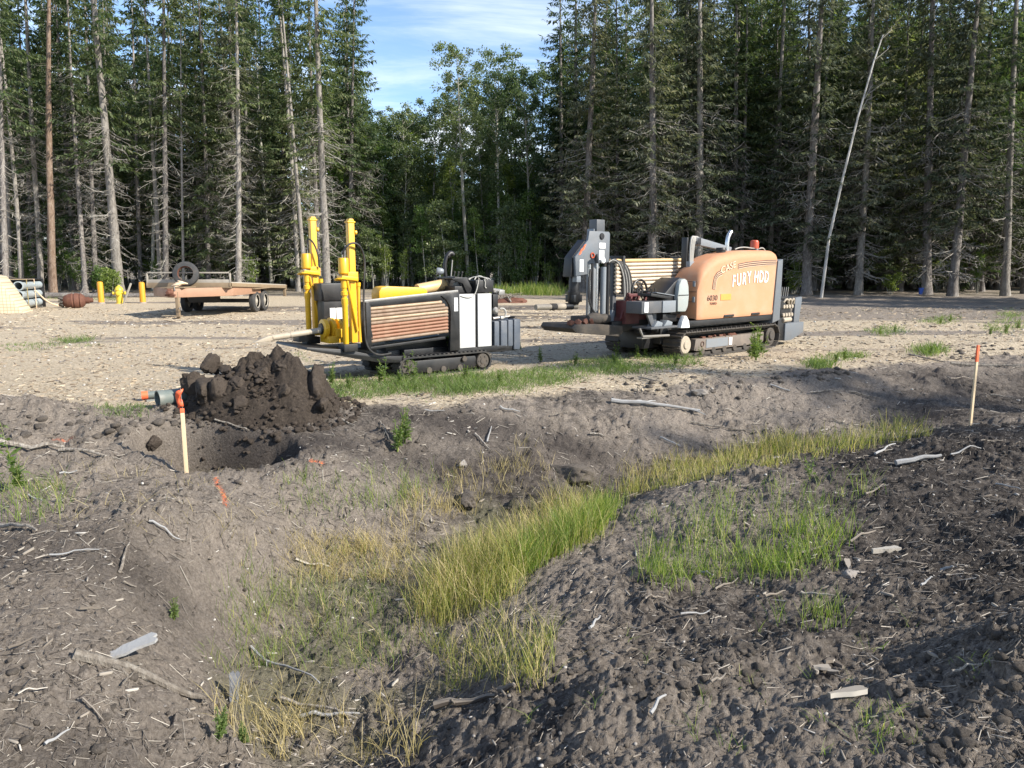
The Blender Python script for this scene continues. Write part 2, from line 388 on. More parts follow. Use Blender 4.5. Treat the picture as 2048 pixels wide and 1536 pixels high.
M['palechips'] = island_mat('pale_wood_splinters', [(0, (.08, .066, .053)), (.5, (.17, .145, .118)), (.85, (.28, .25, .21)), (1, (.48, .45, .40))], .85)
M['pebbles'] = island_mat('pebbles', [(0, (.10, .09, .08)), (.6, (.24, .22, .20)), (1, (.48, .46, .42))], .8)
M['rockgrey'] = paint('grey_rock', (.22, .20, .18), .9, 0, (.12, .10, .085), .7, 14, .6)
def bark_mat(name, a, b_, c, sc=14):
    m, n, l, b = new_mat(name)
    tc = n.new('ShaderNodeTexCoord').outputs['Object']
    mp = n.new('ShaderNodeMapping'); mp.inputs['Scale'].default_value = (1, 1, .35); l.new(tc, mp.inputs[0])
    f = add_noise(n, l, sc, 6, .7, mp.outputs[0]); f2 = add_noise(n, l, 1.3, 4, .6, tc)
    oi = n.new('ShaderNodeObjectInfo').outputs['Random']
    cc = ramp(n, l, f, [(.3, a), (.52, b_), (.72, c)])
    cc = mixc(n, l, maprange(n, l, f2, .45, .75, 0, .5), cc, c)
    hv = n.new('ShaderNodeHueSaturation'); l.new(cc, hv.inputs['Color']); l.new(maprange(n, l, oi, 0, 1, .75, 1.25), hv.inputs['Value'])
    l.new(hv.outputs[0], b.inputs['Base Color']); b.inputs['Roughness'].default_value = .95; b.inputs['Specular IOR Level'].default_value = .1
    bump(n, l, b, f, .8, .05)
    return m
M['bark'] = bark_mat('spruce_bark', (.08, .071, .066), (.165, .15, .14), (.29, .275, .255))
M['barkpale'] = bark_mat('pale_bark', (.12, .108, .095), (.225, .207, .185), (.34, .32, .29))
M['barkaspen'] = bark_mat('aspen_bark', (.12, .12, .10), (.26, .255, .22), (.38, .375, .33), 8)
M['birchbark'] = bark_mat('white_birch_bark', (.22, .21, .19), (.40, .385, .355), (.54, .52, .485), 6)
M['barkred'] = bark_mat('reddish_bark', (.10, .066, .047), (.19, .135, .10), (.29, .235, .19))
M['branchwood'] = bark_mat('fallen_branch_wood', (.10, .085, .07), (.24, .21, .175), (.42, .39, .34), 25)

# ------------------------------------------------------------------ object helpers
def tag(o, label=None, cat=None, group=None, kind=None):
    if label: o['label'] = label
    if cat: o['category'] = cat
    if group: o['group'] = group
    if kind: o['kind'] = kind
    return o
def empty(name, loc=(0, 0, 0), rz=0.):
    o = bpy.data.objects.new(name, None); col.objects.link(o)
    o.location = loc; o.rotation_euler = (0, 0, rz); o.empty_display_size = .2
    return o
def add_obj(name, me, mat=None, parent=None, loc=None):
    o = bpy.data.objects.new(name, me); col.objects.link(o)
    if mat is not None and not me.materials: me.materials.append(M[mat] if isinstance(mat, str) else mat)
    if parent: o.parent = parent
    if loc: o.location = loc
    return o
def copy_tree(o, parent=None):
    c = o.copy(); col.objects.link(c); c.parent = parent
    for ch in list(o.children): copy_tree(ch, c)
    return c
def poly_mesh(name, v, f, smooth=False):
    me = bpy.data.meshes.new(name); me.from_pydata([tuple(p) for p in v], [], f); me.update()
    if smooth: me.shade_smooth()
    return me
def np_mesh(name, verts, nper, smooth=False):
    """many separate n-gons of nper corners: verts (N, nper, 3)"""
    N = len(verts); me = bpy.data.meshes.new(name)
    me.vertices.add(N * nper); me.vertices.foreach_set('co', np.ascontiguousarray(verts, np.float32).ravel())
    me.loops.add(N * nper); me.loops.foreach_set('vertex_index', np.arange(N * nper, dtype=np.int32))
    me.polygons.add(N); me.polygons.foreach_set('loop_start', (np.arange(N) * nper).astype(np.int32))
    me.update(calc_edges=True); me.validate()
    return me
def np_mesh_idx(name, v, faces, smooth=False):
    v = np.asarray(v, np.float32); faces = np.asarray(faces, np.int32); k = faces.shape[1]
    me = bpy.data.meshes.new(name)
    me.vertices.add(len(v)); me.vertices.foreach_set('co', v.ravel())
    me.loops.add(faces.size); me.loops.foreach_set('vertex_index', faces.ravel())
    me.polygons.add(len(faces)); me.polygons.foreach_set('loop_start', (np.arange(len(faces)) * k).astype(np.int32))
    if smooth: me.polygons.foreach_set('use_smooth', np.ones(len(faces), bool))
    me.update(calc_edges=True)
    return me

class MB:
    """collects shaped pieces and links them as one mesh object"""
    def __init__(s): s.v = []; s.f = []
    def add(s, v, f):
        o = len(s.v); s.v += [tuple(p) for p in v]; s.f += [tuple(i + o for i in q) for q in f]; return s
    def box(s, c, d, rot=(0, 0, 0), bev=.006, taper=1.):
        bm = bmesh.new(); bmesh.ops.create_cube(bm, size=1)
        for v in bm.verts:
            k = taper if v.co.z > 0 else 1
            v.co = Vector((v.co.x * d[0] * k, v.co.y * d[1] * k, v.co.z * d[2]))
        if bev: bmesh.ops.bevel(bm, geom=bm.edges[:], offset=min(bev, min(d) * .3), segments=2, profile=.6, affect='EDGES')
        mt = Matrix.Translation(c) @ Euler(rot).to_matrix().to_4x4()
        bm.transform(mt); s._bm(bm); return s
    def _bm(s, bm):
        bm.verts.index_update(); o = len(s.v)
        s.v += [tuple(v.co) for v in bm.verts]; s.f += [tuple(v.index + o for v in f.verts) for f in bm.faces]; bm.free()
    def prism(s, poly, t0, t1, bev=.006, plane='xz'):
        """polygon in the plane extruded from t0 to t1 along the other axis"""
        bm = bmesh.new()
        def P(a, b, t): return (a, t, b) if plane == 'xz' else ((a, b, t) if plane == 'xy' else (t, a, b))
        A = [bm.verts.new(P(a, b, t0)) for a, b in poly]; B = [bm.verts.new(P(a, b, t1)) for a, b in poly]
        bm.faces.new(A); bm.faces.new(B[::-1]); k = len(poly)
        for i in range(k): bm.faces.new((A[i], B[i], B[(i + 1) % k], A[(i + 1) % k]))
        bmesh.ops.recalc_face_normals(bm, faces=bm.faces)
        if bev: bmesh.ops.bevel(bm, geom=bm.edges[:], offset=bev, segments=2, profile=.6, affect='EDGES', clamp_overlap=True)
        s._bm(bm); return s
    def cyl(s, p0, p1, r0, r1=None, n=16, bev=0):
        r1 = r0 if r1 is None else r1
        p0, p1 = Vector(p0), Vector(p1); d = (p1 - p0)
        if bev:
            u = d.normalized() * bev
            return s.lathe(p0, p1, [(0, r0 - bev), (bev / d.length, r0), (1 - bev / d.length, r1), (1, r1 - bev)], n)
        return s.lathe(p0, p1, [(0, r0), (1, r1)], n)
    def lathe(s, p0, p1, prof, n=16, caps=True):
        p0, p1 = Vector(p0), Vector(p1); d = p1 - p0
        z = d.normalized(); x = z.orthogonal().normalized(); y = z.cross(x)
        o = len(s.v)
        for t, r in prof:
            for k in range(n):
                a = 2 * math.pi * k / n
                s.v.append(tuple(p0 + d * t + (x * math.cos(a) + y * math.sin(a)) * r))
        for i in range(len(prof) - 1):
            for k in range(n):
                a = o + i * n + k; b = o + i * n + (k + 1) % n
                s.f.append((a, b, b + n, a + n))
        if caps:
            s.f.append(tuple(o + k for k in range(n))[::-1]); e = o + (len(prof) - 1) * n
            s.f.append(tuple(e + k for k in range(n)))
        return s
    def tube(s, pts, r, n=6, r1=None):
        pts = [Vector(p) for p in pts]; o = len(s.v); m = len(pts); last = None
        for i, p in enumerate(pts):
            d = (pts[min(i + 1, m - 1)] - pts[max(i - 1, 0)]).normalized()
            x = d.orthogonal().normalized() if last is None else (last - d * last.dot(d)).normalized()
            last = x; y = d.cross(x)
            rr = r if r1 is None else r + (r1 - r) * i / (m - 1)
            for k in range(n):
                a = 2 * math.pi * k / n; s.v.append(tuple(p + (x * math.cos(a) + y * math.sin(a)) * rr))
        for i in range(m - 1):
            for k in range(n):
                a = o + i * n + k; b = o + i * n + (k + 1) % n; s.f.append((a, b, b + n, a + n))
        s.f.append(tuple(o + k for k in range(n))[::-1]); s.f.append(tuple(o + (m - 1) * n + k for k in range(n)))
        return s
    def ring(s, c, axis, R_, r, n=24, m=8):
        c = Vector(c); z = Vector(axis).normalized(); x = z.orthogonal().normalized(); y = z.cross(x); o = len(s.v)
        for i in range(n):
            a = 2 * math.pi * i / n; d = x * math.cos(a) + y * math.sin(a)
            for k in range(m):
                b = 2 * math.pi * k / m; s.v.append(tuple(c + d * (R_ + r * math.cos(b)) + z * r * math.sin(b)))
        for i in range(n):
            for k in range(m):
                s.f.append((o + i * m + k, o + ((i + 1) % n) * m + k, o + ((i + 1) % n) * m + (k + 1) % m, o + i * m + (k + 1) % m))
        return s
    def mesh(s, name, angle=35):
        me = bpy.data.meshes.new(name); me.from_pydata(s.v, [], s.f); me.update()
        me.shade_smooth(); me.set_sharp_from_angle(angle=R(angle))
        return me
    def build(s, name, mat, parent=None, loc=None):
        return add_obj(name, s.mesh(name), mat, parent, loc)
def bez(p0, p1, p2, p3, n=10):
    p0, p1, p2, p3 = map(Vector, (p0, p1, p2, p3)); r = []
    for i in range(n + 1):
        t = i / n; r.append(p0 * (1 - t) ** 3 + p1 * 3 * t * (1 - t) ** 2 + p2 * 3 * t * t * (1 - t) + p3 * t ** 3)
    return r
def text_obj(body, size, mat, parent, loc, rot, name='lettering', bold=0., ext=.003, shear=0., sx=1.):
    cu = bpy.data.curves.new('t', 'FONT'); cu.body = body; cu.size = size; cu.offset = bold; cu.extrude = ext; cu.shear = shear
    t = bpy.data.objects.new('t', cu); col.objects.link(t)
    dg = bpy.context.evaluated_depsgraph_get()
    me = bpy.data.meshes.new_from_object(t.evaluated_get(dg)); me.name = name
    bpy.data.objects.remove(t); bpy.data.curves.remove(cu)
    me.materials.clear()
    o = add_obj(name, me, mat, parent); o.location = loc; o.rotation_euler = rot; o.scale = (sx, 1, 1)
    return o

# ================================================================== GROUND
def build_ground():
    ys = [-60, -30, -15, -8, -4, -2, -.5, .4, 1.0, 1.4]
    y = 1.7
    while y < 15: ys.append(y); y *= 1.0042
    while y < 50: ys.append(y); y *= 1.009
    while y < 900: ys.append(y); y *= 1.12
    ys = np.array(ys)
    u = np.linspace(-1, 1, 800)
    ext = np.array([1.03, 1.08, 1.16, 1.3, 1.6, 2.2, 3.5, 6, 12, 40])
    u = np.concatenate([-ext[::-1], u, ext])
    Y = np.repeat(ys[:, None], len(u), 1)
    X = u[None, :] * (0.80 * np.abs(Y) + 1.2)
    Z = height(X.ravel(), Y.ravel()).reshape(X.shape)
    nr, nc = X.shape
    v = np.stack([X, Y, Z], 2).reshape(-1, 3)
    i = np.arange(nr - 1)[:, None] * nc + np.arange(nc - 1)[None, :]
    i = i.ravel(); f = np.stack([i, i + 1, i + nc + 1, i + nc], 1)
    me = np_mesh_idx('ground', v, f, True)
    x, y_ = v[:, 0], v[:, 1]
    pad = pad_mask(x, y_)
    # peat dragged over the pad in long streaks, with less gravel at far right and along the wood
    st = fbm(x * .22, y_, .55, 4, 77) + .12
    gravel = pad * (1 - .9 * sstep(.1, .42, st) * sstep(11, 17, y_)) * (1 - .85 * sstep(20.5, 24, y_ - .0 * x) * sstep(6, 10, x) * sstep(60, 44, y_))
    gravel = gravel * (1 - .6 * sstep(38.5, 43, y_))
    gravel = gravel * (1 - .8 * np.exp(-((x - 4.6) / .9) ** 2 - ((y_ - 10.85) / .35) ** 2))
    for off in (0., 1.65, 4.2, 5.6):      # track ruts across the pad
        ry = np.interp(x, [-22, -14, -6, 0, 9, 22], [15.2, 14.6, 14.9, 16.8, 18.6, 19.2]) + off + .25 * fbm(x, y_ * 0 + off, .3, 2, 5)
        gravel = gravel * (1 - .5 * np.exp(-((y_ - ry) / .22) ** 2) * (.45 + .9 * np.clip(fbm(x, y_, 1.2, 3, 19) + .3, 0, 1)))
    dry_lit = .40 + .3 * sstep(0, -1.2, x) + .55 * fbm(x, y_, .7, 4, 55)
    dry_lit += .38 * np.exp(-((x + 2.9) / 1.5) ** 2 - ((y_ - 5.6) / .9) ** 2) + .5 * np.exp(-((x + 2.3) / 1.4) ** 2 - ((y_ - 3.0) / .75) ** 2)
    dry_lit += .42 * sstep(-1.7, -.2, edge_d(x, y_)) * sstep(1.0, 2.6, x) + .55 * np.exp(-((x - 1.0) / .9) ** 2 - ((y_ - 2.5) / .45) ** 2)  # last term paints the sunlit near right patch paler
    dry_lit += .25 * np.exp(-((x + .3) / 1.) ** 2 - ((y_ - 4.6) / 1.6) ** 2) - .35 * sstep(1.8, 3.5, x) * sstep(9, 7.6, y_)
    moss = .75 * sstep(-.66, -.85, base_h(x, y_)) * sstep(-.1, .35, fbm(x, y_, 1.6, 4, 63) + .05) + .5 * sstep(38, 44, y_) * sstep(-.2, .3, fbm(x, y_, .8, 3, 66))
    wet_shade = 1.3 * np.exp(-(((x + 2.8) / 1.0) ** 2 + ((y_ - 7.42) / .62) ** 2) ** 2) + 1.1 * np.exp(-((x + .2) / 2.0) ** 4 - ((y_ - 8.0) / .85) ** 4) + .75 * sstep(4.0, 5.5, x) * sstep(8.6, 9.4, y_) * sstep(12.2, 11.0, y_) + .5 * sstep(1.5, 3.0, x) * sstep(8, 7, y_) * sstep(3, 4, y_) + .75 * np.exp(-((x + 2.9) / 1.0) ** 4 - ((y_ - 4.35) / .38) ** 2) + .5 * np.exp(-((x + 1.6) / .4) ** 2 - ((y_ - 2.5) / .3) ** 2)  # moist peat, plus shade on the pit and bank bands painted dark
    wet_shade = wet_shade * (.6 + .7 * fbm(x, y_, 1.5, 3, 97) + .25)
    pnt = np.zeros(len(x))
    def stroke(pts, w):
        nonlocal pnt
        P = ground_at(*zip(*pts))
        for a, b in zip(P[:-1], P[1:]):
            d = b - a; t = np.clip(((x - a[0]) * d[0] + (y_ - a[1]) * d[1]) / (d @ d), 0, 1)
            dist = np.hypot(x - a[0] - t * d[0], y_ - a[1] - t * d[1])
            pnt = np.maximum(pnt, sstep(w, w * .4, dist))
    stroke([(432, 970), (440, 980), (446, 995), (452, 1024)], .026)
    stroke([(622, 938), (645, 940)], .022)
    stroke([(110, 890), (145, 893)], .035)
    for nm, a in (('gravel', gravel), ('dry', dry_lit), ('moss', moss), ('wet_shade', wet_shade), ('paint', pnt)):
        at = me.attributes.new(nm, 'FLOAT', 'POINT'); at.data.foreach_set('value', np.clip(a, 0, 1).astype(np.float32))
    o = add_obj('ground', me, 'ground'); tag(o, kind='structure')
    return o
build_ground()

# ================================================================== TREES
def quads_from(base, tip, wid, roll, taper=.35):
    """flat tapered strips: base, tip (N,3), width (N), roll angle (N)"""
    d = tip - base; L = np.linalg.norm(d, axis=1, keepdims=True); d = d / np.maximum(L, 1e-6)
    up = np.tile(np.array([0., 0, 1]), (len(d), 1)); up[np.abs(d[:, 2]) > .95] = (1, 0, 0)
    s = np.cross(d, up); s /= np.linalg.norm(s, axis=1, keepdims=True); t = np.cross(s, d)
    a = s * np.cos(roll)[:, None] + t * np.sin(roll)[:, None]
    w = wid[:, None] * .5
    mid = base + (tip - base) * .45
    return np.stack([base, mid - a * w, tip, mid + a * w], 1)   # pointed lens shape
def trunk_mesh(name, H, r, bend, seed, n=10, rings=18, flare=1.5):
    rg = np.random.default_rng(seed); mb = MB(); o = 0
    ph = rg.uniform(0, 6.28, 4)
    def axis(h):
        t = h / H
        return np.array([bend * math.sin(t * 2.2 + ph[0]) - bend * math.sin(ph[0]), bend * math.cos(t * 1.9 + ph[1]) - bend * math.cos(ph[1]), h])
    v = []; f = []
    for i in range(rings):
        t = (i / (rings - 1)) ** 1.25; h = H * t - (.25 if i == 0 else 0)
        rr = r * ((1 - t) ** .75 * .96 + .04) * (1 + (flare - 1) * math.exp(-t * H / .35))
        c = axis(max(h, 0)); c[2] = h
        for k in range(n):
            a = 2 * math.pi * k / n
            q = rr * (1 + .10 * math.sin(3 * a + i * .7 + ph[2]) + .06 * rg.normal())
            v.append((c[0] + q * math.cos(a), c[1] + q * math.sin(a), c[2]))
    for i in range(rings - 1):
        for k in range(n):
            a = i * n + k; b = i * n + (k + 1) % n; f.append((a, b, b + n, a + n))
    f.append(tuple((rings - 1) * n + k for k in range(n)))
    return poly_mesh(name, v, f, True), axis
def dead_branches(rg, axis, h0, h1, num, L, r, twigs=6, droop=.5):
    mb = MB(); B = []; T = []
    for i in range(num):
        h = rg.uniform(h0, h1); a = rg.uniform(0, 6.283); l = L * rg.uniform(.35, 1) * (.6 + .4 * (h - h0) / max(h1 - h0, .1))
        c = axis(h); d = np.array([math.cos(a), math.sin(a), 0]); dr = droop * rg.uniform(.3, 1.5); cur = rg.uniform(.1, .6)
        pts = [c + d * l * t + np.array([0, 0, -dr * l * t ** 1.2 + cur * l * t ** 3]) + rg.normal(0, .03 * l, 3) * t for t in (0, .3, .6, .85, 1)]
        mb.tube(pts, r, 3, r * .35)
        for k in range(twigs):
            t = rg.uniform(.25, 1.); p = c + d * l * t + np.array([0, 0, -dr * l * t ** 1.2 + cur * l * t ** 3])
            sd = rg.choice([-1, 1]); e = np.array([-d[1], d[0], 0]) * sd * rg.uniform(.3, 1) + d * rg.uniform(.1, .7) + np.array([0, 0, rg.uniform(-1.1, .1)])
            B.append(p); T.append(p + e / np.linalg.norm(e) * l * rg.uniform(.12, .35))
    q = quads_from(np.array(B), np.array(T), np.full(len(B), r * 1.1), rg.uniform(0, 3.14, len(B)))
    o = len(mb.v); mb.v += [tuple(p) for p in q.reshape(-1, 3)]
    mb.f += [(o + 4 * i, o + 4 * i + 1, o + 4 * i + 2, o + 4 * i + 3) for i in range(len(q))]
    me = bpy.data.meshes.new('dead_branches'); me.from_pydata(mb.v, [], mb.f); me.update()
    return me
def spruce_crown(rg, axis, H, h0, Rm, step=.34, per=6, droop=.45, size=1., dens=1.):
    B = []; T = []
    h = h0
    while h < H - .1:
        t = (h - h0) / (H - h0)
        rad = Rm * (min(1, (t + .12) / .28) * .35 + .65) * (1 - t) ** .75 + .12
        for k in range(per):
            a = rg.uniform(0, 6.283); l = rad * rg.uniform(.55, 1.15)
            if rg.random() < .10: continue
            c = axis(min(h + rg.uniform(-.15, .15), H)); d = np.array([math.cos(a), math.sin(a), 0]); n = np.array([-d[1], d[0], 0])
            dr = droop * rg.uniform(.4, 1.4) * (1.1 - .9 * t); up = rg.uniform(.05, .35)
            m = max(3, int(l / .115 * dens))
            for j in range(m):
                u = (j + rg.random()) / m
                u = .12 + .88 * u
                p = c + d * l * u + np.array([0, 0, -dr * l * u ** 1.2 + up * l * u ** 3])
                ln = size * (.14 + .34 * (1 - u * .6)) * rg.uniform(.6, 1.2) * min(1, .4 + l)
                for sd in (-1, 1):
                    e = n * sd * rg.uniform(.35, 1) + d * rg.uniform(.2, .8) + np.array([0, 0, -rg.uniform(.15, 1.1)])
                    B.append(p); T.append(p + e / np.linalg.norm(e) * ln)
            B.append(c + d * l * .8 + np.array([0, 0, -dr * l * .76 + up * l * .5])); T.append(c + d * (l + .18) + np.array([0, 0, -dr * l + up * l + .03]))
        h += step * rg.uniform(.7, 1.3)
    top = axis(H)
    for k in range(14):
        B.append(top - np.array([0, 0, .05 * k])); e = rg.normal(0, .12 + .015 * k, 3); e[2] = abs(e[2]) * .6
        T.append(B[-1] + e)
    B = np.array(B); T = np.array(T)
    return np_mesh('crown', quads_from(B, T, size * rg.uniform(.05, .115, len(B)), rg.uniform(-.9, .9, len(B))), 4)
def leaf_cloud(rg, centers, rads, per, size):
    V = []
    for c, r in zip(centers, rads):
        n = int(per * rg.uniform(.6, 1.3))
        p = rg.normal(0, 1, (n, 3)); p /= np.linalg.norm(p, axis=1, keepdims=True); p *= (rg.random((n, 1)) ** .5) * r; p[:, 2] *= .75
        V.append(c + p)
    P = np.concatenate(V); e = rg.normal(0, 1, P.shape); e[:, 2] -= .4; e /= np.linalg.norm(e, axis=1, keepdims=True)
    L = size * rg.uniform(.7, 1.3, len(P))
    return quads_from(P, P + e * L[:, None], L * .8, rg.uniform(0, 3.14, len(P)))

PROTO = {}
stash = []
def proto_tree(key, name, trunk_me, bark, extra):
    root = empty(name)
    add_obj('trunk', trunk_me, bark, root)
    for nm, me, mt in extra: tag(add_obj(nm, me, mt, root), kind='stuff')
    PROTO[key] = root
for i, (Hh, r, h0, Rm) in enumerate([(20, .19, 2.0, 3.0), (22, .21, 3.0, 3.2), (18.5, .17, 1.2, 2.8), (21, .2, 3.8, 2.9)]):
    rg = np.random.default_rng(100 + i); tm, ax = trunk_mesh('trunk', Hh, r, .25, 200 + i)
    proto_tree(f'full{i}', 'spruce_tree', tm, 'bark', [
        ('dead_branches', dead_branches(rg, ax, .8, h0 + 6, 130, 2.6, .02, 14), 'twig'),
        ('crown', spruce_crown(rg, ax, Hh, h0, Rm, .36, 6), 'needles' if i % 2 == 0 else 'needles_dry')])
for i, (Hh, r, h0, Rm) in enumerate([(21, .2, 8.5, 2.1), (20, .17, 10.5, 1.9), (22, .22, 7.0, 2.3)]):
    rg = np.random.default_rng(120 + i); tm, ax = trunk_mesh('trunk', Hh, r, .3, 220 + i)
    proto_tree(f'high{i}', 'spruce_tree', tm, 'bark', [
        ('dead_branches', dead_branches(rg, ax, 1.0, h0 + 2, 130, 1.9, .016, 10, .6), 'twig'),
        ('crown', spruce_crown(rg, ax, Hh, h0, Rm, .42, 5, .5), 'needles')])
for i, (Hh, r) in enumerate([(19, .16), (18, .13)]):       # nearly bare slender poles
    rg = np.random.default_rng(140 + i); tm, ax = trunk_mesh('trunk', Hh, r, .35, 240 + i, flare=1.25)
    proto_tree(f'pole{i}', 'pine_tree', tm, 'barkpale', [
        ('dead_branches', dead_branches(rg, ax, 5, 15, 26, .8, .012, 4, .3), 'twig'),
        ('crown', spruce_crown(rg, ax, Hh, 14.5, 1.0, .4, 5, .3), 'needles')])
for i, (Hh, r, h0, Rm) in enumerate([(15, .13, 5.5, 1.7), (13, .11, 4.5, 1.5), (14, .12, 6.5, 1.9), (11, .085, 2.8, 1.3)]):
    rg = np.random.default_rng(160 + i); tm, ax = trunk_mesh('trunk', Hh, r, .3, 260 + i, 8, 14, 1.25)
    C = []; Rd = []; mb = MB()
    for k in range(70):
        t = rg.random() ** .8; h = h0 + (Hh - h0) * t; a = rg.uniform(0, 6.283)
        rad = Rm * math.sin(math.pi * min(1, .18 + .82 * (1 - t) ** .8)) * rg.uniform(.25, 1.05) + .1
        c = ax(h); p = c + np.array([math.cos(a) * rad, math.sin(a) * rad, rad * .55])
        C.append(p); Rd.append(rg.uniform(.25, .62))
        if k % 2 == 0: mb.tube([ax(max(h - .2, 0)), (c + p) / 2 + np.array([0, 0, -.08]), p], .022, 4, .006)
    C.append(ax(Hh)); Rd.append(.35)
    proto_tree(f'aspen{i}', 'aspen_tree', tm, 'barkaspen', [
        ('limbs', mb.mesh('limbs'), 'barkaspen'), ('crown', np_mesh('crown', leaf_cloud(rg, C, Rd, 105, .12), 4), 'aspen')])
for i, (Hh, w) in enumerate([(2.4, 1.0), (1.3, .8), (3.8, .9)]):
    rg = np.random.default_rng(180 + i); mb = MB(); C = []; Rd = []
    for k in range(7 + 4 * (i == 2)):
        a = rg.uniform(0, 6.283); q = rg.uniform(.2, 1) * w * .6; hh = Hh * rg.uniform(.55, 1)
        top = np.array([math.cos(a) * q, math.sin(a) * q, hh]); mb.tube([(top[0] * .1, top[1] * .1, -.1), top * np.array([.6, .6, .55]), top], .016, 4, .005)
        for t in (.45, .65, .82, 1.): C.append(top * np.array([t, t, t]) + rg.normal(0, .09, 3)); Rd.append(rg.uniform(.16, .36) * w)
    root = empty('leafy_shrub'); tag(add_obj('stems', mb.mesh('stems'), 'barkaspen', root), kind='stuff')
    tag(add_obj('foliage', np_mesh('foliage', leaf_cloud(rg, C, Rd, 46, .085), 4), 'birch', root), kind='stuff')
    PROTO[f'bush{i}'] = root

for i, (Hh, w, n) in enumerate([(7.5, 1.6, 46), (5.5, 1.9, 46), (9.5, 1.7, 60)]):      # young leafy trees that close the wood
    rg = np.random.default_rng(190 + i); tm, ax = trunk_mesh('trunk', Hh, .06, .3, 290 + i, 6, 8, 1.2); C = []; Rd = []; mb = MB()
    for k in range(n):
        t = rg.random() ** .8; h = .5 + (Hh - .5) * t; a = rg.uniform(0, 6.283); q = w * (1 - t * .75) * rg.uniform(.15, 1)
        c = ax(h); p = c + np.array([math.cos(a) * q, math.sin(a) * q, q * .3]); C.append(p); Rd.append(rg.uniform(.3, .6))
        if k % 2 == 0: mb.tube([c, (c + p) / 2, p], .014, 3, .005)
    proto_tree(f'young{i}', 'young_birch_tree', tm, 'barkaspen', [('limbs', mb.mesh('limbs'), 'barkaspen'), ('crown', np_mesh('crown', leaf_cloud(rg, C, Rd, 62, .13), 4), 'birch' if i != 1 else 'aspen')])

used = set()
def place(key, x, y, label, cat='tree', group=None, s=1., sz=None, rz=None, lean=(0, 0), girth=1., bark=None, name=None):
    p = PROTO[key]
    if key in used: o = copy_tree(p)
    else: o = p; used.add(key)
    if name: o.name = name
    o.location = (x, y, H1(x, y) - .02)
    o.rotation_euler = (lean[1], lean[0], random.uniform(0, 6.28) if rz is None else rz)
    if lean != (0, 0):
        o.rotation_euler = (Matrix.Rotation(lean[0], 3, 'Y') @ Matrix.Rotation(lean[1], 3, 'X') @ Matrix.Rotation(random.uniform(0, 6.28), 3, 'Z')).to_euler()
    o.scale = (s, s, sz or s)
    for ch in o.children:
        if ch.name.startswith('trunk'):
            ch.scale = (girth, girth, 1)
            if bark:
                ch.data = ch.data.copy() if ch.data.materials[0] != M[bark] else ch.data
                ch.data.materials[0] = M[bark]
    for k in ('label', 'category', 'group'):
        if k in o: del o[k]
    tag(o, label, cat, group)
    return o
def at(px, Y):          # ground position on the sight line of a reference column
    return (px - 1024) / FPX * (Y * math.cos(PITCH) + EYE * math.sin(PITCH)), Y
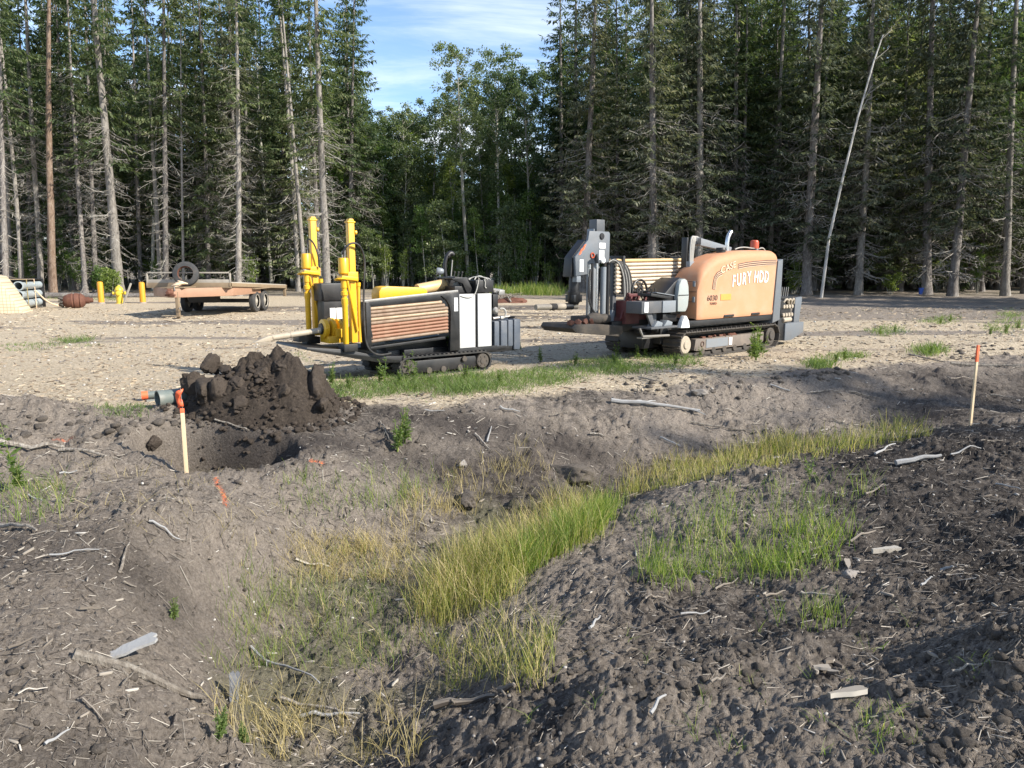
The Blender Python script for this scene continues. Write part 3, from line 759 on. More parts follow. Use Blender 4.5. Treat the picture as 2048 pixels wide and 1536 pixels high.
# trunks that stand out one by one along the wood's edge: column, depth, kind, girth, lean, label, bark
L1 = ('slender spruce with bare grey trunk in the stand behind the stacked white pipes', 'spruces behind the stacked pipes')
L2 = ('spruce with bare grey trunk in the stand between hydrant and flatbed trailer', 'spruces behind the trailer tongue')
L3 = ('spruce with bare grey trunk rising behind the flat deck of the trailer', 'spruces behind the trailer deck')
L4 = ('dark spruce with drooping grey branches standing behind the orange drilling rig', 'spruces behind the orange rig')
L5 = ('dark spruce with drooping grey branches at the wood edge beside the leaning birch', 'spruces beside the leaning birch')
EDGE = [
    (12, 39, 'high0', .8, -.03, *L1, None), (22, 44, 'pole0', .9, -.03, *L1, None), (45, 41, 'pole1', 1.1, -.035, *L1, None), (70, 47, 'high1', .8, -.03, *L1, None),
    (84, 43, 'high2', .7, .0, 'spruce covered in dense grey dead branches behind the stacked white pipes', None, 'barkpale'), (108, 40, 'pole0', 1.15, -.04, 'tall pole-like pine with reddish bark behind the rusty drill head', None, 'barkred'),
    (172, 42, 'high1', .85, -.05, *L2, None), (192, 43, 'high0', .7, -.04, *L2, None), (240, 40, 'high2', 1.12, -.045, 'thick pale trunked spruce with dead lower branches standing behind the yellow hydrant', None, 'barkpale'),
    (150, 46, 'pole1', .9, -.03, *L2, None), (282, 47, 'high1', .8, -.02, *L2, None), (322, 43, 'pole0', .85, -.03, 'tall thin pale pine pole standing behind the trailer front rail', None, 'barkpale'), (332, 41.5, 'high0', .75, -.03, *L2, None),
    (368, 42, 'pole1', .6, .0, 'very thin straight pale stem rising behind the spare tyre on the trailer', None, None), (478, 40, 'high1', 1.0, -.035, 'straight pale trunked spruce rising behind the trailer headboard end', None, 'barkpale'), (597, 44, 'pole0', .8, -.12, *L3, None), (612, 42, 'pole1', .95, -.14, *L3, None),
    (640, 45, 'high0', .7, -.01, *L3, None), (655, 40, 'high2', .9, -.015, 'tall spruce with straight grey trunk standing between the two yellow masts', None, None), (410, 50, 'full2', 1, 0, *L3, None), (540, 52, 'high0', .9, 0, *L3, None), (700, 47, 'full0', 1, .0, *L3, None),
    (1165, 44, 'full1', 1.2, .0, 'broad dark spruce with full crown beside the aspen gap', None, None), (1120, 53, 'full0', 1, 0, *L4, None), (1232, 47, 'full2', 1, 0, *L4, None), (1303, 41, 'full3', 1.25, .005, 'thick trunked spruce standing behind the rod rack of the orange rig', None, None),
    (1395, 42, 'full3', 1.2, .0, 'pale trunked spruce standing behind the crane arm of the orange rig', None, 'barkpale'), (1352, 46, 'full1', 1, 0, *L4, None), (1470, 44, 'high2', .8, .0, *L4, None), (1556, 46, 'high1', .8, 0, *L4, None), (1612, 41, 'full1', 1.2, .01, 'dark spruce standing between the orange rig tail and the leaning birch', None, None),
    (1716, 41, 'full3', 1.1, .0, 'spruce with straight pale trunk crossed by the leaning birch', None, 'barkpale'), (1760, 46, 'full0', 1, 0, *L5, None), (1800, 44, 'full2', .9, 0, *L5, None), (1852, 41, 'full1', 1.1, .0, *L5, None), (1905, 39.5, 'full3', 1.15, .015, 'spruce with heavy grey dead branches right of the blue pail', None, None),
    (1960, 44, 'full0', 1, 0, *L5, None), (2010, 40, 'high2', .9, .005, 'spruce with pale flaking patches on its trunk beside the blue pail', None, None), (2050, 42, 'full1', 1, 0, *L5, None), (1660, 47, 'full2', 1, 0, *L5, None), (1510, 49, 'full0', 1, 0, *L4, None),
]
for px, Y, key, g, ln, lab, grp, bk in EDGE:
    x, y = at(px, Y)
    place(key, x, y, lab, 'tree', grp, s=random.uniform(.95, 1.1), lean=(ln * .35 - (px - 1024) / FPX * .075 + .01, random.uniform(-.01, .01)), girth=g * .98, bark=bk)
# leaning birch
rg = np.random.default_rng(5)
bx, by = at(1642, 38.5)
root = empty('birch_tree', (bx, by, H1(bx, by)))
tag(root, 'thin white birch leaning to the right against the dark spruces', 'tree')
mb = MB(); mb.tube([(0, 0, -.2), (.25, .1, 3), (.75, .1, 6), (1.35, .2, 9), (2.0, .3, 11.7), (2.35, .3, 12.9)], .085, 8, .03)
add_obj('trunk', mb.mesh('trunk'), 'birchbark', root)
mb = MB()
for k in range(5): h = rg.uniform(8, 12.6); x0 = .25 + (h - 3) * .2; mb.tube([(x0, .2, h), (x0 + rg.uniform(.2, .7), .2, h + .5), (x0 + rg.uniform(.4, 1.1), .3, h + .7)], .02, 4, .006)
tag(add_obj('limbs', mb.mesh('limbs'), 'barkpale', root), kind='stuff')

# aspens in the gap
for px, Y, key, s in [(938, 47, 'aspen0', .93), (1000, 48, 'aspen2', .95), (975, 53, 'aspen0', 1.02), (900, 52, 'aspen1', 1.05), (1040, 54, 'aspen2', 1.0), (1065, 50, 'aspen1', 1.0), (862, 54, 'aspen2', .88), (825, 52, 'aspen1', .9), (790, 56, 'aspen3', 1.05), (765, 52, 'aspen1', .82), (740, 55, 'aspen3', 1.0), (960, 60, 'aspen1', 1.1), (1020, 60, 'aspen0', 1.05), (880, 62, 'aspen2', .95), (810, 63, 'aspen1', 1.0), (920, 68, 'aspen0', 1.05), (845, 70, 'aspen0', .95), (775, 66, 'aspen2', .9), (1080, 64, 'aspen0', 1.15), (720, 60, 'aspen1', 1.0), (755, 72, 'aspen1', 1.), (990, 74, 'aspen2', 1.15), (1050, 76, 'aspen0', 1.1)]:
    x, y = at(px, Y)
    place(key, x, y, 'pale stemmed aspen with grey green leaves in the gap between the spruce stands', 'tree', 'aspens in the gap', s=s, lean=(random.uniform(-.02, .02), 0), girth=1.1)
# deeper wood, left and right of the gap
cnt = 0
pts = []
while len(pts) < 300:
    Y = random.uniform(45, 92) if len(pts) < 170 else random.uniform(44, 64); px = random.uniform(-150, 2250) if len(pts) < 240 else random.uniform(1110, 2250)
    if 705 < px < 1105 or (px < 1290 and px > 1100 and Y < 52): continue
    x, y = at(px, Y)
    if any((x - a) ** 2 + (y - b) ** 2 < 3.2 for a, b in pts): continue
    pts.append((x, y))
    left = px < 720
    key = random.choice(['full0', 'full1', 'full2', 'high0', 'high2', 'aspen0', 'aspen2', 'aspen1'] if left else ['full0', 'full1', 'full2', 'full2', 'high2', 'full0', 'aspen0'])
    asp = key.startswith('aspen')
    place(key, x, y, ('aspen' if asp else 'dark spruce') + (' deep in the shaded wood behind the trailer' if left else ' deep in the shaded wood behind the orange rig'), 'tree', ('deep wood aspens ' if asp else 'deep wood spruces ') + ('behind the trailer' if left else 'behind the orange rig'),
          s=random.uniform(.92, 1.08) + max(0, Y - 50) * .008, girth=random.uniform(.7, 1.1), lean=(-(px - 1024) / FPX * .06 + random.uniform(-.02, .02), 0))
# spruces right of the clearing, whose crowns shade its far right corner and the near bank
for x, y, key in [(27, 31, 'full1'), (30, 34, 'full0'), (26, 27.5, 'full2'), (31, 28, 'full3'), (34, 31, 'full1'), (29, 24.5, 'high2'), (36, 25, 'full0'),
                  (27, .6, 'high2'), (31, -3.5, 'high0')]:
    place(key, x, y, 'spruce on the right hand side of the clearing', 'tree', 'spruces right of the clearing', s=random.uniform(.95, 1.05))
# young birches closing the wood behind the trunks
for k in range(270):
    px = -120 + 2300 * (k + random.random()) / 270 if k % 3 else random.uniform(690, 1120)
    Y = random.uniform(47, 82) if not 700 < px < 1110 else random.uniform(56, 86)
    x, y = at(px, Y)
    place(random.choice(['young0', 'young1', 'young2']), x, y, 'young leafy birch half hidden among the trunks of the wood', 'tree', 'young birches in the wood', s=random.uniform(.85, 1.3))
for k in range(46):
    px = 715 + 385 * (k + random.random()) / 46; x, y = at(px, random.uniform(49, 60))
    place(random.choice(['young0', 'young1', 'young2', 'aspen3']), x, y, 'young leafy tree filling the gap below the aspens', 'tree', 'young trees in the gap', s=random.uniform(.75, 1.0))
for k in range(16):
    px = 725 + 365 * (k + random.random()) / 16; x, y = at(px, random.uniform(46, 49))
    place(random.choice(['young1', 'young0', 'bush2']), x, y, 'bushy young tree at the sunny front of the aspen gap', 'tree', 'young trees at the front of the gap', s=random.uniform(.6, .95))
# undergrowth
for k in range(120):
    px = random.uniform(-60, 2110); Y = random.uniform(41, 60) if not 720 < px < 1110 else random.uniform(46, 64)
    x, y = at(px, Y)
    place(random.choice(['bush0', 'bush0', 'bush2', 'bush1']), x, y, 'leafy green shrub in the undergrowth of the wood', 'shrub', 'undergrowth shrubs', s=random.uniform(.7, 1.25))
x, y = at(222, 38.6); place('bush1', x, y, 'bright leafy shrub between the orange bollard and the yellow hydrant', 'shrub', s=1.25, name='leafy_shrub')
x, y = at(215, 39.5); place('bush0', x, y, 'taller leafy shrub behind the orange bollard and hydrant', 'shrub', s=.75, name='leafy_shrub')

# ================================================================== GRASS, WEEDS, DEBRIS
def in_poly(px, py, poly):
    n = len(poly); r = np.zeros(len(px), bool); j = n - 1
    for i in range(n):
        xi, yi = poly[i]; xj, yj = poly[j]
        c = ((yi > py) != (yj > py)) & (px < (xj - xi) * (py - yi) / (yj - yi + 1e-9) + xi)
        r ^= c; j = i
    return r
def sample_poly(poly, n, rg):
    P = np.array(poly); lo, hi = P.min(0), P.max(0); out = np.zeros((0, 2))
    while len(out) < n:
        q = rg.uniform(lo, hi, (n * 2, 2)); q = q[in_poly(q[:, 0], q[:, 1], poly)]; out = np.concatenate([out, q])
    return ground_at(out[:n, 0], out[:n, 1])
def blades(P, hts, wid, rg, lean=.35, bendr=.5):
    """curved pointed blades of two quads and a tip"""
    n = len(P); z = height(P[:, 0], P[:, 1]) - .01
    a = rg.uniform(0, 6.283, n); ln = np.abs(rg.normal(0, lean, n)); bd = rg.uniform(.1, 1, n) * bendr
    d = np.stack([np.cos(a), np.sin(a)], 1); w = wid * rg.uniform(.6, 1.3, n)
    b = rg.uniform(0, 3.14, n); s = np.stack([np.cos(b), np.sin(b), np.zeros(n)], 1)
    def pt(t):
        off = hts * (ln * t + bd * t ** 2.2)
        return np.stack([P[:, 0] + d[:, 0] * off, P[:, 1] + d[:, 1] * off, z + hts * (t - .28 * bd * t ** 2.5)], 1)
    p0, p1, p2, p3 = pt(0), pt(.4), pt(.75), pt(1.)
    W = w[:, None] * .5
    V = np.stack([p0 - s * W, p0 + s * W, p1 - s * W, p1 + s * W, p2 - s * W * .7, p2 + s * W * .7, p3], 1)
    return V
def blade_obj(name, Vs, mat, label):
    V = np.concatenate(Vs); n = len(V); o = (np.arange(n) * 7)[:, None]
    f = []
    q = np.array([[0, 1, 3, 2], [2, 3, 5, 4]]); t = np.array([[4, 5, 6]])
    me = bpy.data.meshes.new(name)
    me.vertices.add(n * 7); me.vertices.foreach_set('co', V.astype(np.float32).ravel())
    idx = np.concatenate([(o + q[0]), (o + q[1]), (o + t[0])], 1)      # 11 loops per blade
    me.loops.add(n * 11); me.loops.foreach_set('vertex_index', idx.ravel().astype(np.int32))
    st = (np.arange(n) * 11)[:, None] + np.array([0, 4, 8])[None]
    me.polygons.add(n * 3); me.polygons.foreach_set('loop_start', st.ravel().astype(np.int32))
    me.update(calc_edges=True)
    ob = add_obj(name, me, mat); tag(ob, label, 'grass', kind='stuff'); return ob
def zone(poly, ntuft, per, h0, h1, rg, spread=.06, wid=.004, lean=.3, bend=.45):
    c = sample_poly(poly, ntuft, rg); k = rg.poisson(per, ntuft) + 1
    P = np.repeat(c, k, 0) + rg.normal(0, spread, (k.sum(), 2))
    hs = np.repeat((h0 + (h1 - h0) * np.clip(.5 + 1.1 * fbm(c[:, 0], c[:, 1], 1.4, 3, 51) + rg.normal(0, .2, ntuft), 0, 1)), k) * rg.uniform(.45, 1.1, k.sum())
    return blades(P, hs, np.full(len(P), wid), rg, lean, bend)
rg = np.random.default_rng(21)
Vs = [zone([(850, 1270), (1010, 1225), (1070, 1150), (1190, 1085), (1245, 1015), (1180, 1000), (1040, 1050), (900, 1150), (830, 1230)], 340, 8, .18, .46, rg, .055, .0038, .28, .45),
      zone([(1245, 1005), (1240, 970), (1500, 912), (1850, 862), (1870, 872), (1600, 935), (1400, 975)], 340, 8, .12, .36, rg, .06, .0042, .22, .4),
      zone([(900, 1400), (1080, 1380), (1100, 1300), (1000, 1260), (860, 1300)], 60, 7, .12, .3, rg, .035, .0034, .3, .5)]
blade_obj('grass', Vs, 'grass', 'tall yellow green sedge filling the ditch bottom')
Vs = [zone([(1010, 1200), (1080, 1140), (1190, 1080), (1240, 1015), (1150, 1060), (1030, 1150)], 170, 10, .18, .42, rg, .05, .0045, .2, .3),
      zone([(1300, 1190), (1640, 1160), (1700, 1060), (1450, 1040), (1280, 1110)], 170, 8, .12, .3, rg, .06, .004, .25, .4),
      zone([(1260, 1050), (1760, 1010), (1740, 960), (1400, 990)], 60, 5, .08, .2, rg, .06, .004, .25, .4),
      zone([(420, 1360), (860, 1330), (900, 1200), (700, 1090), (470, 1180)], 220, 5, .08, .24, rg, .05, .003, .3, .5),
      zone([(560, 1050), (900, 1040), (900, 960), (560, 960)], 80, 6, .1, .26, rg, .06, .004, .25, .5),
      zone([(1545, 1280), (1690, 1280), (1680, 1220), (1540, 1230)], 14, 7, .12, .22, rg, .03, .003, .25, .4),
      zone([(1690, 1500), (1840, 1500), (1830, 1440), (1700, 1450)], 7, 8, .08, .16, rg, .02, .0025, .4, .5),
      zone([(0, 1060), (130, 1060), (110, 960), (0, 960)], 30, 6, .12, .28, rg, .06, .004, .3, .5),
      zone([(990, 590), (1120, 592), (1120, 584), (980, 584)], 260, 8, .35, .8, rg, .3, .02, .2, .3),
      zone([(1000, 1536), (1900, 1536), (2048, 1200), (1000, 1250)], 22, 5, .06, .14, rg, .02, .0025, .5, .7)]
blade_obj('grass', Vs, 'grassgreen', 'sparse fresh green grass growing on the ditch banks')
Vs = [zone([(850, 1250), (1000, 1190), (1130, 1100), (1230, 1010), (1120, 1010), (950, 1090), (850, 1180)], 150, 7, .18, .42, rg, .06, .0035, .3, .5), zone([(1245, 990), (1235, 955), (1500, 903), (1850, 858), (1600, 925), (1400, 962)], 130, 6, .12, .3, rg, .07, .004, .25, .4),
      zone([(560, 1160), (830, 1170), (820, 1080), (600, 1080)], 120, 10, .1, .24, rg, .05, .003, .5, .6),
      zone([(440, 1536), (830, 1536), (830, 1440), (460, 1420)], 40, 9, .1, .3, rg, .03, .003, .35, .6),
      zone([(760, 1100), (1100, 960), (1050, 900), (800, 1020)], 80, 7, .1, .3, rg, .06, .004, .35, .4),
      zone([(430, 1400), (900, 1400), (900, 1100), (480, 1100)], 110, 4, .04, .13, rg, .03, .0028, .6, .7),
      zone([(500, 1300), (1100, 1300), (1000, 1100), (560, 1120)], 50, 4, .08, .2, rg, .05, .003, .7, .7),
      zone([(0, 1060), (560, 1080), (560, 950), (0, 930)], 80, 3, .05, .16, rg, .05, .003, .8, .7)]
blade_obj('grass', Vs, 'straw', 'dry straw coloured grass on the ditch floor and lower banks')
Vs = [zone([(640, 800), (1010, 790), (1260, 745), (1230, 715), (980, 750), (650, 765)], 950, 9, .05, .17, rg, .09, .007, .6, .8),
      zone([(1220, 755), (1400, 735), (1390, 705), (1220, 715)], 220, 9, .05, .16, rg, .09, .007, .6, .8),
      zone([(0, 705), (200, 695), (190, 682), (0, 690)], 60, 7, .03, .09, rg, .15, .01, .6, .8),
      zone([(190, 850), (300, 850), (290, 815), (200, 820)], 50, 7, .05, .14, rg, .06, .006, .6, .8),
      zone([(560, 690), (680, 770), (640, 790), (640, 730)], 50, 6, .04, .12, rg, .06, .006, .6, .8)]
for px, py, w, h in [(1770, 665, 45, 10), (1880, 643, 45, 9), (2010, 655, 50, 16), (1690, 715, 35, 9), (1855, 705, 35, 9), (2030, 630, 40, 8), (150, 681, 40, 6), (1640, 735, 30, 8), (110, 596, 60, 5), (210, 600, 30, 4)]:
    Vs.append(zone([(px - w, py), (px, py - h), (px + w, py), (px, py + h)], 45, 10, .06, .24, rg, .1, .008, .5, .7))
blade_obj('ground_cover', Vs, 'weed', 'low green weeds creeping along the gravel edge and over the pad')

# leafy weed plants, one by one
def weed(Hh, seed, nst=3):
    rg = np.random.default_rng(seed); mb = MB(); B = []; T = []; W = []
    for s_ in range(nst):
        a = rg.uniform(0, 6.283); q = rg.uniform(.0, .22) * Hh; hh = Hh * rg.uniform(.65, 1)
        top = np.array([math.cos(a) * q, math.sin(a) * q, hh]); mb.tube([(0, 0, -.03), top * np.array([.4, .4, .5]), top], .005, 4, .002)
        for k in range(34):
            t = rg.uniform(.12, 1.); p = top * np.array([t, t, t ** .95]); b = rg.uniform(0, 6.283)
            l = Hh * (.07 + .15 * (1 - t)) * rg.uniform(.6, 1.2); e = np.array([math.cos(b), math.sin(b), rg.uniform(-.2, .7)])
            B.append(p); T.append(p + e * l); W.append(l * .42)
            B.append(p + e * l * .5); T.append(p + e * l * .7 + rg.normal(0, l * .3, 3)); W.append(l * .3)
    root = empty('weed_plant'); add_obj('stem', mb.mesh('stem'), 'grassgreen', root)
    tag(add_obj('leaves', np_mesh('leaves', quads_from(np.array(B), np.array(T), np.array(W), rg.uniform(-.6, .6, len(B))), 4), 'weed', root), kind='stuff')
    return root
WP = [weed(.5, 1, 2), weed(.36, 2, 4), weed(.26, 3, 5), weed(.75, 4, 1)]
wused = set()
def put_weed(k, px, py, s, label, group=None):
    o = WP[k] if k not in wused else copy_tree(WP[k]); wused.add(k)
    x, y = spot(px, py); o.location = (x, y, H1(x, y)); o.scale = (s, s, s); o.rotation_euler = (0, 0, random.uniform(0, 6.28)); o.name = 'weed_plant'
    for q in ('label', 'category', 'group'):
        if q in o: del o[q]
    tag(o, label, 'weed', group)
A = ('tall spindly green weed growing in front of the white paneled drilling rig', 'weeds before the white rig')
for k, px, py, s in [(0, 770, 768, .95), (0, 822, 757, 1.0), (3, 880, 735, .7), (3, 895, 740, .75), (1, 1040, 700, .6), (0, 830, 770, .8), (1, 760, 770, .7), (2, 800, 775, 1), (2, 930, 760, .9), (1, 1080, 725, .8), (2, 1150, 735, 1), (2, 700, 785, 1.0), (1, 665, 775, .9), (2, 1000, 770, .9), (0, 1025, 700, .55)]:
    put_weed(k, px, py, s, *A)
put_weed(1, 1515, 716, 1.75, 'large bushy weed growing against the orange rig track'); put_weed(1, 1503, 719, 1.5, 'second bushy weed by the orange rig track frame'); put_weed(0, 1525, 717, 1.05, 'tall weed stem rising from the bushy weeds at the orange rig track'); put_weed(2, 1512, 722, 1.7, 'low leafy weed in front of the bushy weeds at the orange rig track')
A = ('small leafy weed at the front track of the orange drilling rig', 'weeds before the orange rig')
for k, px, py, s in [(0, 1235, 716, .8), (1, 1275, 720, .75), (2, 1290, 715, 1), (0, 1400, 714, .55), (2, 1350, 735, .9), (2, 1230, 735, 1)]: put_weed(k, px, py, s, *A)
put_weed(1, 810, 905, 1.25, 'dense dark green weed clump on the far ditch bank'); put_weed(2, 795, 915, 1.5, 'low green weed clump at the foot of the far ditch bank')
put_weed(3, 35, 985, .8, 'tall thin weed beside the fallen branch near the dug hole'); put_weed(1, 40, 985, .9, 'bushy weed under the fallen branch near the dug hole')
put_weed(0, 1620, 965, .55, 'single upright weed on the dark right hand bank'); put_weed(1, 350, 1265, .45, 'small weed on the slope above the grey wood plank')
put_weed(2, 445, 1525, .7, 'clover like weed at the foot of the left bank'); put_weed(2, 490, 1515, .6, 'clover like weed at the foot of the left bank, beside the grey stub')
A = ('green weed tuft on the gravel right of the orange drilling rig', 'weeds on the right gravel')
for k, px, py, s in [(1, 1760, 670, .7), (2, 1790, 668, 1), (1, 1880, 650, .7), (1, 1690, 722, .7), (2, 1670, 728, .9), (1, 1860, 710, .7), (1, 2010, 668, .9), (1, 2035, 660, .9), (2, 1980, 672, 1), (1, 1900, 645, .8), (0, 1920, 640, .5)]: put_weed(k, px, py, s, *A)

# loose lumps of soil, chips, pebbles
def lump_protos(n, sub=2):
    out = []
    for k in range(n):
        bm = bmesh.new(); bmesh.ops.create_icosphere(bm, subdivisions=sub, radius=1)
        for v in bm.verts:
            p = v.co * 1.1 + Vector((k * 7.1, 3.3, 0)); d = mnoise.noise(p) * .4 + (abs(mnoise.noise(p * 2.3)) - .2) * .5 + (abs(mnoise.noise(p * 5.3)) - .2) * .3 * (sub > 1) + (abs(mnoise.noise(p * 11)) * .3 + mnoise.noise(p * 21) * .13) * (sub > 2)
            v.co *= (1 + d)
        for q in range(7):      # broken flat faces
            nrm = Vector(np.random.default_rng(k * 9 + q).normal(0, 1, 3)).normalized(); lim = .5 + .06 * q
            for v in bm.verts:
                e = v.co.dot(nrm) - lim
                if e > 0: v.co -= nrm * e * .8
        bm.verts.index_update()
        out.append((np.array([v.co[:] for v in bm.verts]), np.array([[v.index for v in f.verts] for f in bm.faces]))); bm.free()
    return out
LP = lump_protos(8, 2); LP3 = lump_protos(6, 4)
def lumps(name, pos, sizes, mat, rg, protos, sink=.35, flat=.75):
    V = []; F = []; o = 0
    for p, s in zip(pos, sizes):
        v, f = protos[rg.integers(len(protos))]
        q = Matrix.Rotation(rg.uniform(0, 6.28), 3, 'Z') @ Matrix.Rotation(rg.uniform(0, 6.28), 3, 'X')
        w = (v @ np.array(q).T) * s * np.array([1, 1, flat]) + p + np.array([0, 0, s * sink])
        V.append(w); F.append(f + o); o += len(v)
    return np_mesh_idx(name, np.concatenate(V), np.concatenate(F), False)
def near_pts(n, rg, y0, y1, keep):
    out = np.zeros((0, 2))
    while len(out) < n:
        y = y0 * (y1 / y0) ** rg.random(n * 2); x = rg.uniform(-1, 1, n * 2) * (y * .74 + .5)
        k = keep(x, y, rg.random(n * 2)); out = np.concatenate([out, np.stack([x, y], 1)[k]])
    return out[:n]
rg = np.random.default_rng(33)
def keep_soil(x, y, r):
    return (pad_mask(x, y) < .5) & (r < .12 + .9 * sstep(.0, .35, fbm(x, y, .9, 4, 41)))
P = near_pts(5000, rg, 2.0, 12.5, keep_soil); S = (.003 + .013 * rg.random(len(P)) ** 4) * (.55 + P[:, 1] * .16)
pos = np.stack([P[:, 0], P[:, 1], height(P[:, 0], P[:, 1])], 1)
tag(add_obj('soil_clods', lumps('soil_clods', pos, S, 'soil', rg, LP, .0), 'soil'), 'loose dark clods of soil strewn over the banks', 'soil', kind='stuff')
P = ground_at(rg.uniform(1040, 1520, 420), rg.uniform(1290, 1420, 420)); P = np.concatenate([P, ground_at(rg.uniform(1780, 2048, 330), rg.uniform(1290, 1536, 330)), ground_at(rg.uniform(0, 300, 120), rg.uniform(1280, 1536, 120)), ground_at(rg.uniform(1250, 1500, 120), rg.uniform(755, 800, 120)), ground_at(rg.uniform(1900, 2048, 160), rg.uniform(690, 720, 160)), ground_at(rg.uniform(1540, 1700, 120), rg.uniform(745, 770, 120)), ground_at(rg.uniform(0, 420, 160), rg.uniform(840, 900, 160))])
S = .005 + .036 * rg.random(len(P)) ** 5
S = S * np.clip(P[:, 1] / 4, .8, 1.6); pos = np.stack([P[:, 0], P[:, 1], height(P[:, 0], P[:, 1])], 1)
tag(add_obj('soil_clods', lumps('soil_clods', pos, S, 'soil', rg, LP, .05), 'soil'), 'heaped dark clods of turned soil along the ditch ridges', 'soil', kind='stuff')
P = near_pts(2800, rg, 2.0, 22, lambda x, y, r: r < .35 + .6 * pad_mask(x, y)); S = (.004 + .010 * rg.random(len(P)) ** 2) * (.5 + P[:, 1] * .14)
pos = np.stack([P[:, 0], P[:, 1], height(P[:, 0], P[:, 1])], 1)
LP1 = lump_protos(6, 1)
tag(add_obj('pebbles', lumps('pebbles', pos, S, 'pebbles', rg, LP1, .2), 'pebbles'), 'pale pebbles scattered over soil and gravel', 'pebbles', kind='stuff')
M['twiglitter'] = island_mat('twig_litter', [(0, (.05, .042, .036)), (.4, (.13, .112, .094)), (.8, (.23, .205, .175)), (1, (.44, .40, .34))], .9)
def chips(n, y0, y1, keep, l0, l1, rg, grow=.12, w0=.05, w1=.2):
    P = near_pts(n, rg, y0, y1, keep); L = (l0 + (l1 - l0) * rg.random(n) ** 2.2) * (.5 + P[:, 1] * grow); W = L * rg.uniform(w0, w1, n); T = W * rg.uniform(.3, .7, n)
    a = rg.uniform(0, 6.283, n); pit = rg.normal(0, .16, n)
    d = np.stack([np.cos(a) * np.cos(pit), np.sin(a) * np.cos(pit), np.sin(pit)], 1); s = np.stack([-np.sin(a), np.cos(a), rg.normal(0, .15, n)], 1); u = np.cross(d, s)
    c = np.stack([P[:, 0], P[:, 1], height(P[:, 0], P[:, 1]) + T * .4 + .003], 1)
    V = np.zeros((n, 6, 3))
    V[:, 0] = c - d * L[:, None] * .5; V[:, 1] = c - d * L[:, None] * .35 + s * W[:, None] * .5; V[:, 2] = c + d * L[:, None] * .4 + s * W[:, None] * .4
    V[:, 3] = c + d * L[:, None] * .5; V[:, 4] = c + d * L[:, None] * .35 - s * W[:, None] * .5; V[:, 5] = c - d * L[:, None] * .4 - s * W[:, None] * .4
    Vt = V + u[:, None, :] * T[:, None, None] * .5; Vb = V - u[:, None, :] * T[:, None, None]
    VV = np.concatenate([Vt, Vb], 1).reshape(-1, 3); o = (np.arange(n) * 12)[:, None]
    q = []
    for t in ((0, 1, 2, 5), (2, 3, 4, 5)): q.append(o + np.array(t))
    for i in range(6): j = (i + 1) % 6; q.append(o + np.array([i, i + 6, j + 6, j]))
    return np_mesh_idx('chips', VV, np.concatenate(q), False)
rg = np.random.default_rng(44)
tag(add_obj('wood_chips', chips(22000, 8.2, 30, lambda x, y, r: (pad_mask(x, y) > .4) & (r < .25 + .9 * sstep(-.3, .3, fbm(x, y, .8, 3, 71))), .02, .10, rg, .06), 'chips'), 'tan wood mulch chips covering the gravel pad', 'wood chips', kind='stuff')
tag(add_obj('wood_splinters', chips(4200, 1.9, 12, lambda x, y, r: (pad_mask(x, y) < .7) & (r < .2 + .9 * sstep(-.15, .4, fbm(x, y, .9, 4, 73))), .01, .085, rg, .10), 'palechips'), 'pale wood splinters and twigs strewn over the dark soil', 'wood splinters', kind='stuff')

def fibres(n, y0, y1, keep, l0, l1, rg, grow, thick):
    """thin three sided twigs lying on the ground"""
    P = near_pts(n, rg, y0, y1, keep); L = (l0 + (l1 - l0) * rg.random(n) ** 2.4) * (.5 + P[:, 1] * grow); T = thick * (.5 + rg.random(n)) * (.5 + P[:, 1] * .16)
    a = rg.uniform(0, 6.283, n); d = np.stack([np.cos(a), np.sin(a)], 1); A = P - d * L[:, None] * .5; B = P + d * L[:, None] * .5
    za = height(A[:, 0], A[:, 1]); zb = height(B[:, 0], B[:, 1]); zm = height(P[:, 0], P[:, 1]); up = np.maximum(0, zm - (za + zb) / 2) * .8 + T * .5
    p0 = np.column_stack([A, za + up]); p1 = np.column_stack([B, zb + up]); s_ = np.column_stack([-d[:, 1], d[:, 0], np.zeros(n)]) * T[:, None]; u = np.zeros((n, 3)); u[:, 2] = T * 1.4
    V = np.stack([p0 - s_ * .5, p0 + s_ * .5, p0 + u * .7, p1 - s_ * .35, p1 + s_ * .35, p1 + u * .5], 1).reshape(-1, 3); o = (np.arange(n) * 6)[:, None]
    return np_mesh_idx('twigs', V, np.concatenate([o + np.array(q) for q in ((0, 3, 5, 2), (1, 2, 5, 4), (0, 1, 4, 3))]), False)
tag(add_obj('twig_litter', fibres(17000, 1.9, 13, lambda x, y, r: (pad_mask(x, y) < .8) & (base_h(x, y) > -.98) & ((((x + 3.0) / .9) ** 2 + ((y - 7.34) / .6) ** 2) > 1) & (r < .25 + .8 * sstep(-.25, .3, fbm(x, y, 1.1, 4, 79))), .015, .13, rg, .08, .0034), 'twiglitter'), 'fine brown twigs and root fibres littering the banks', 'twigs', kind='stuff')

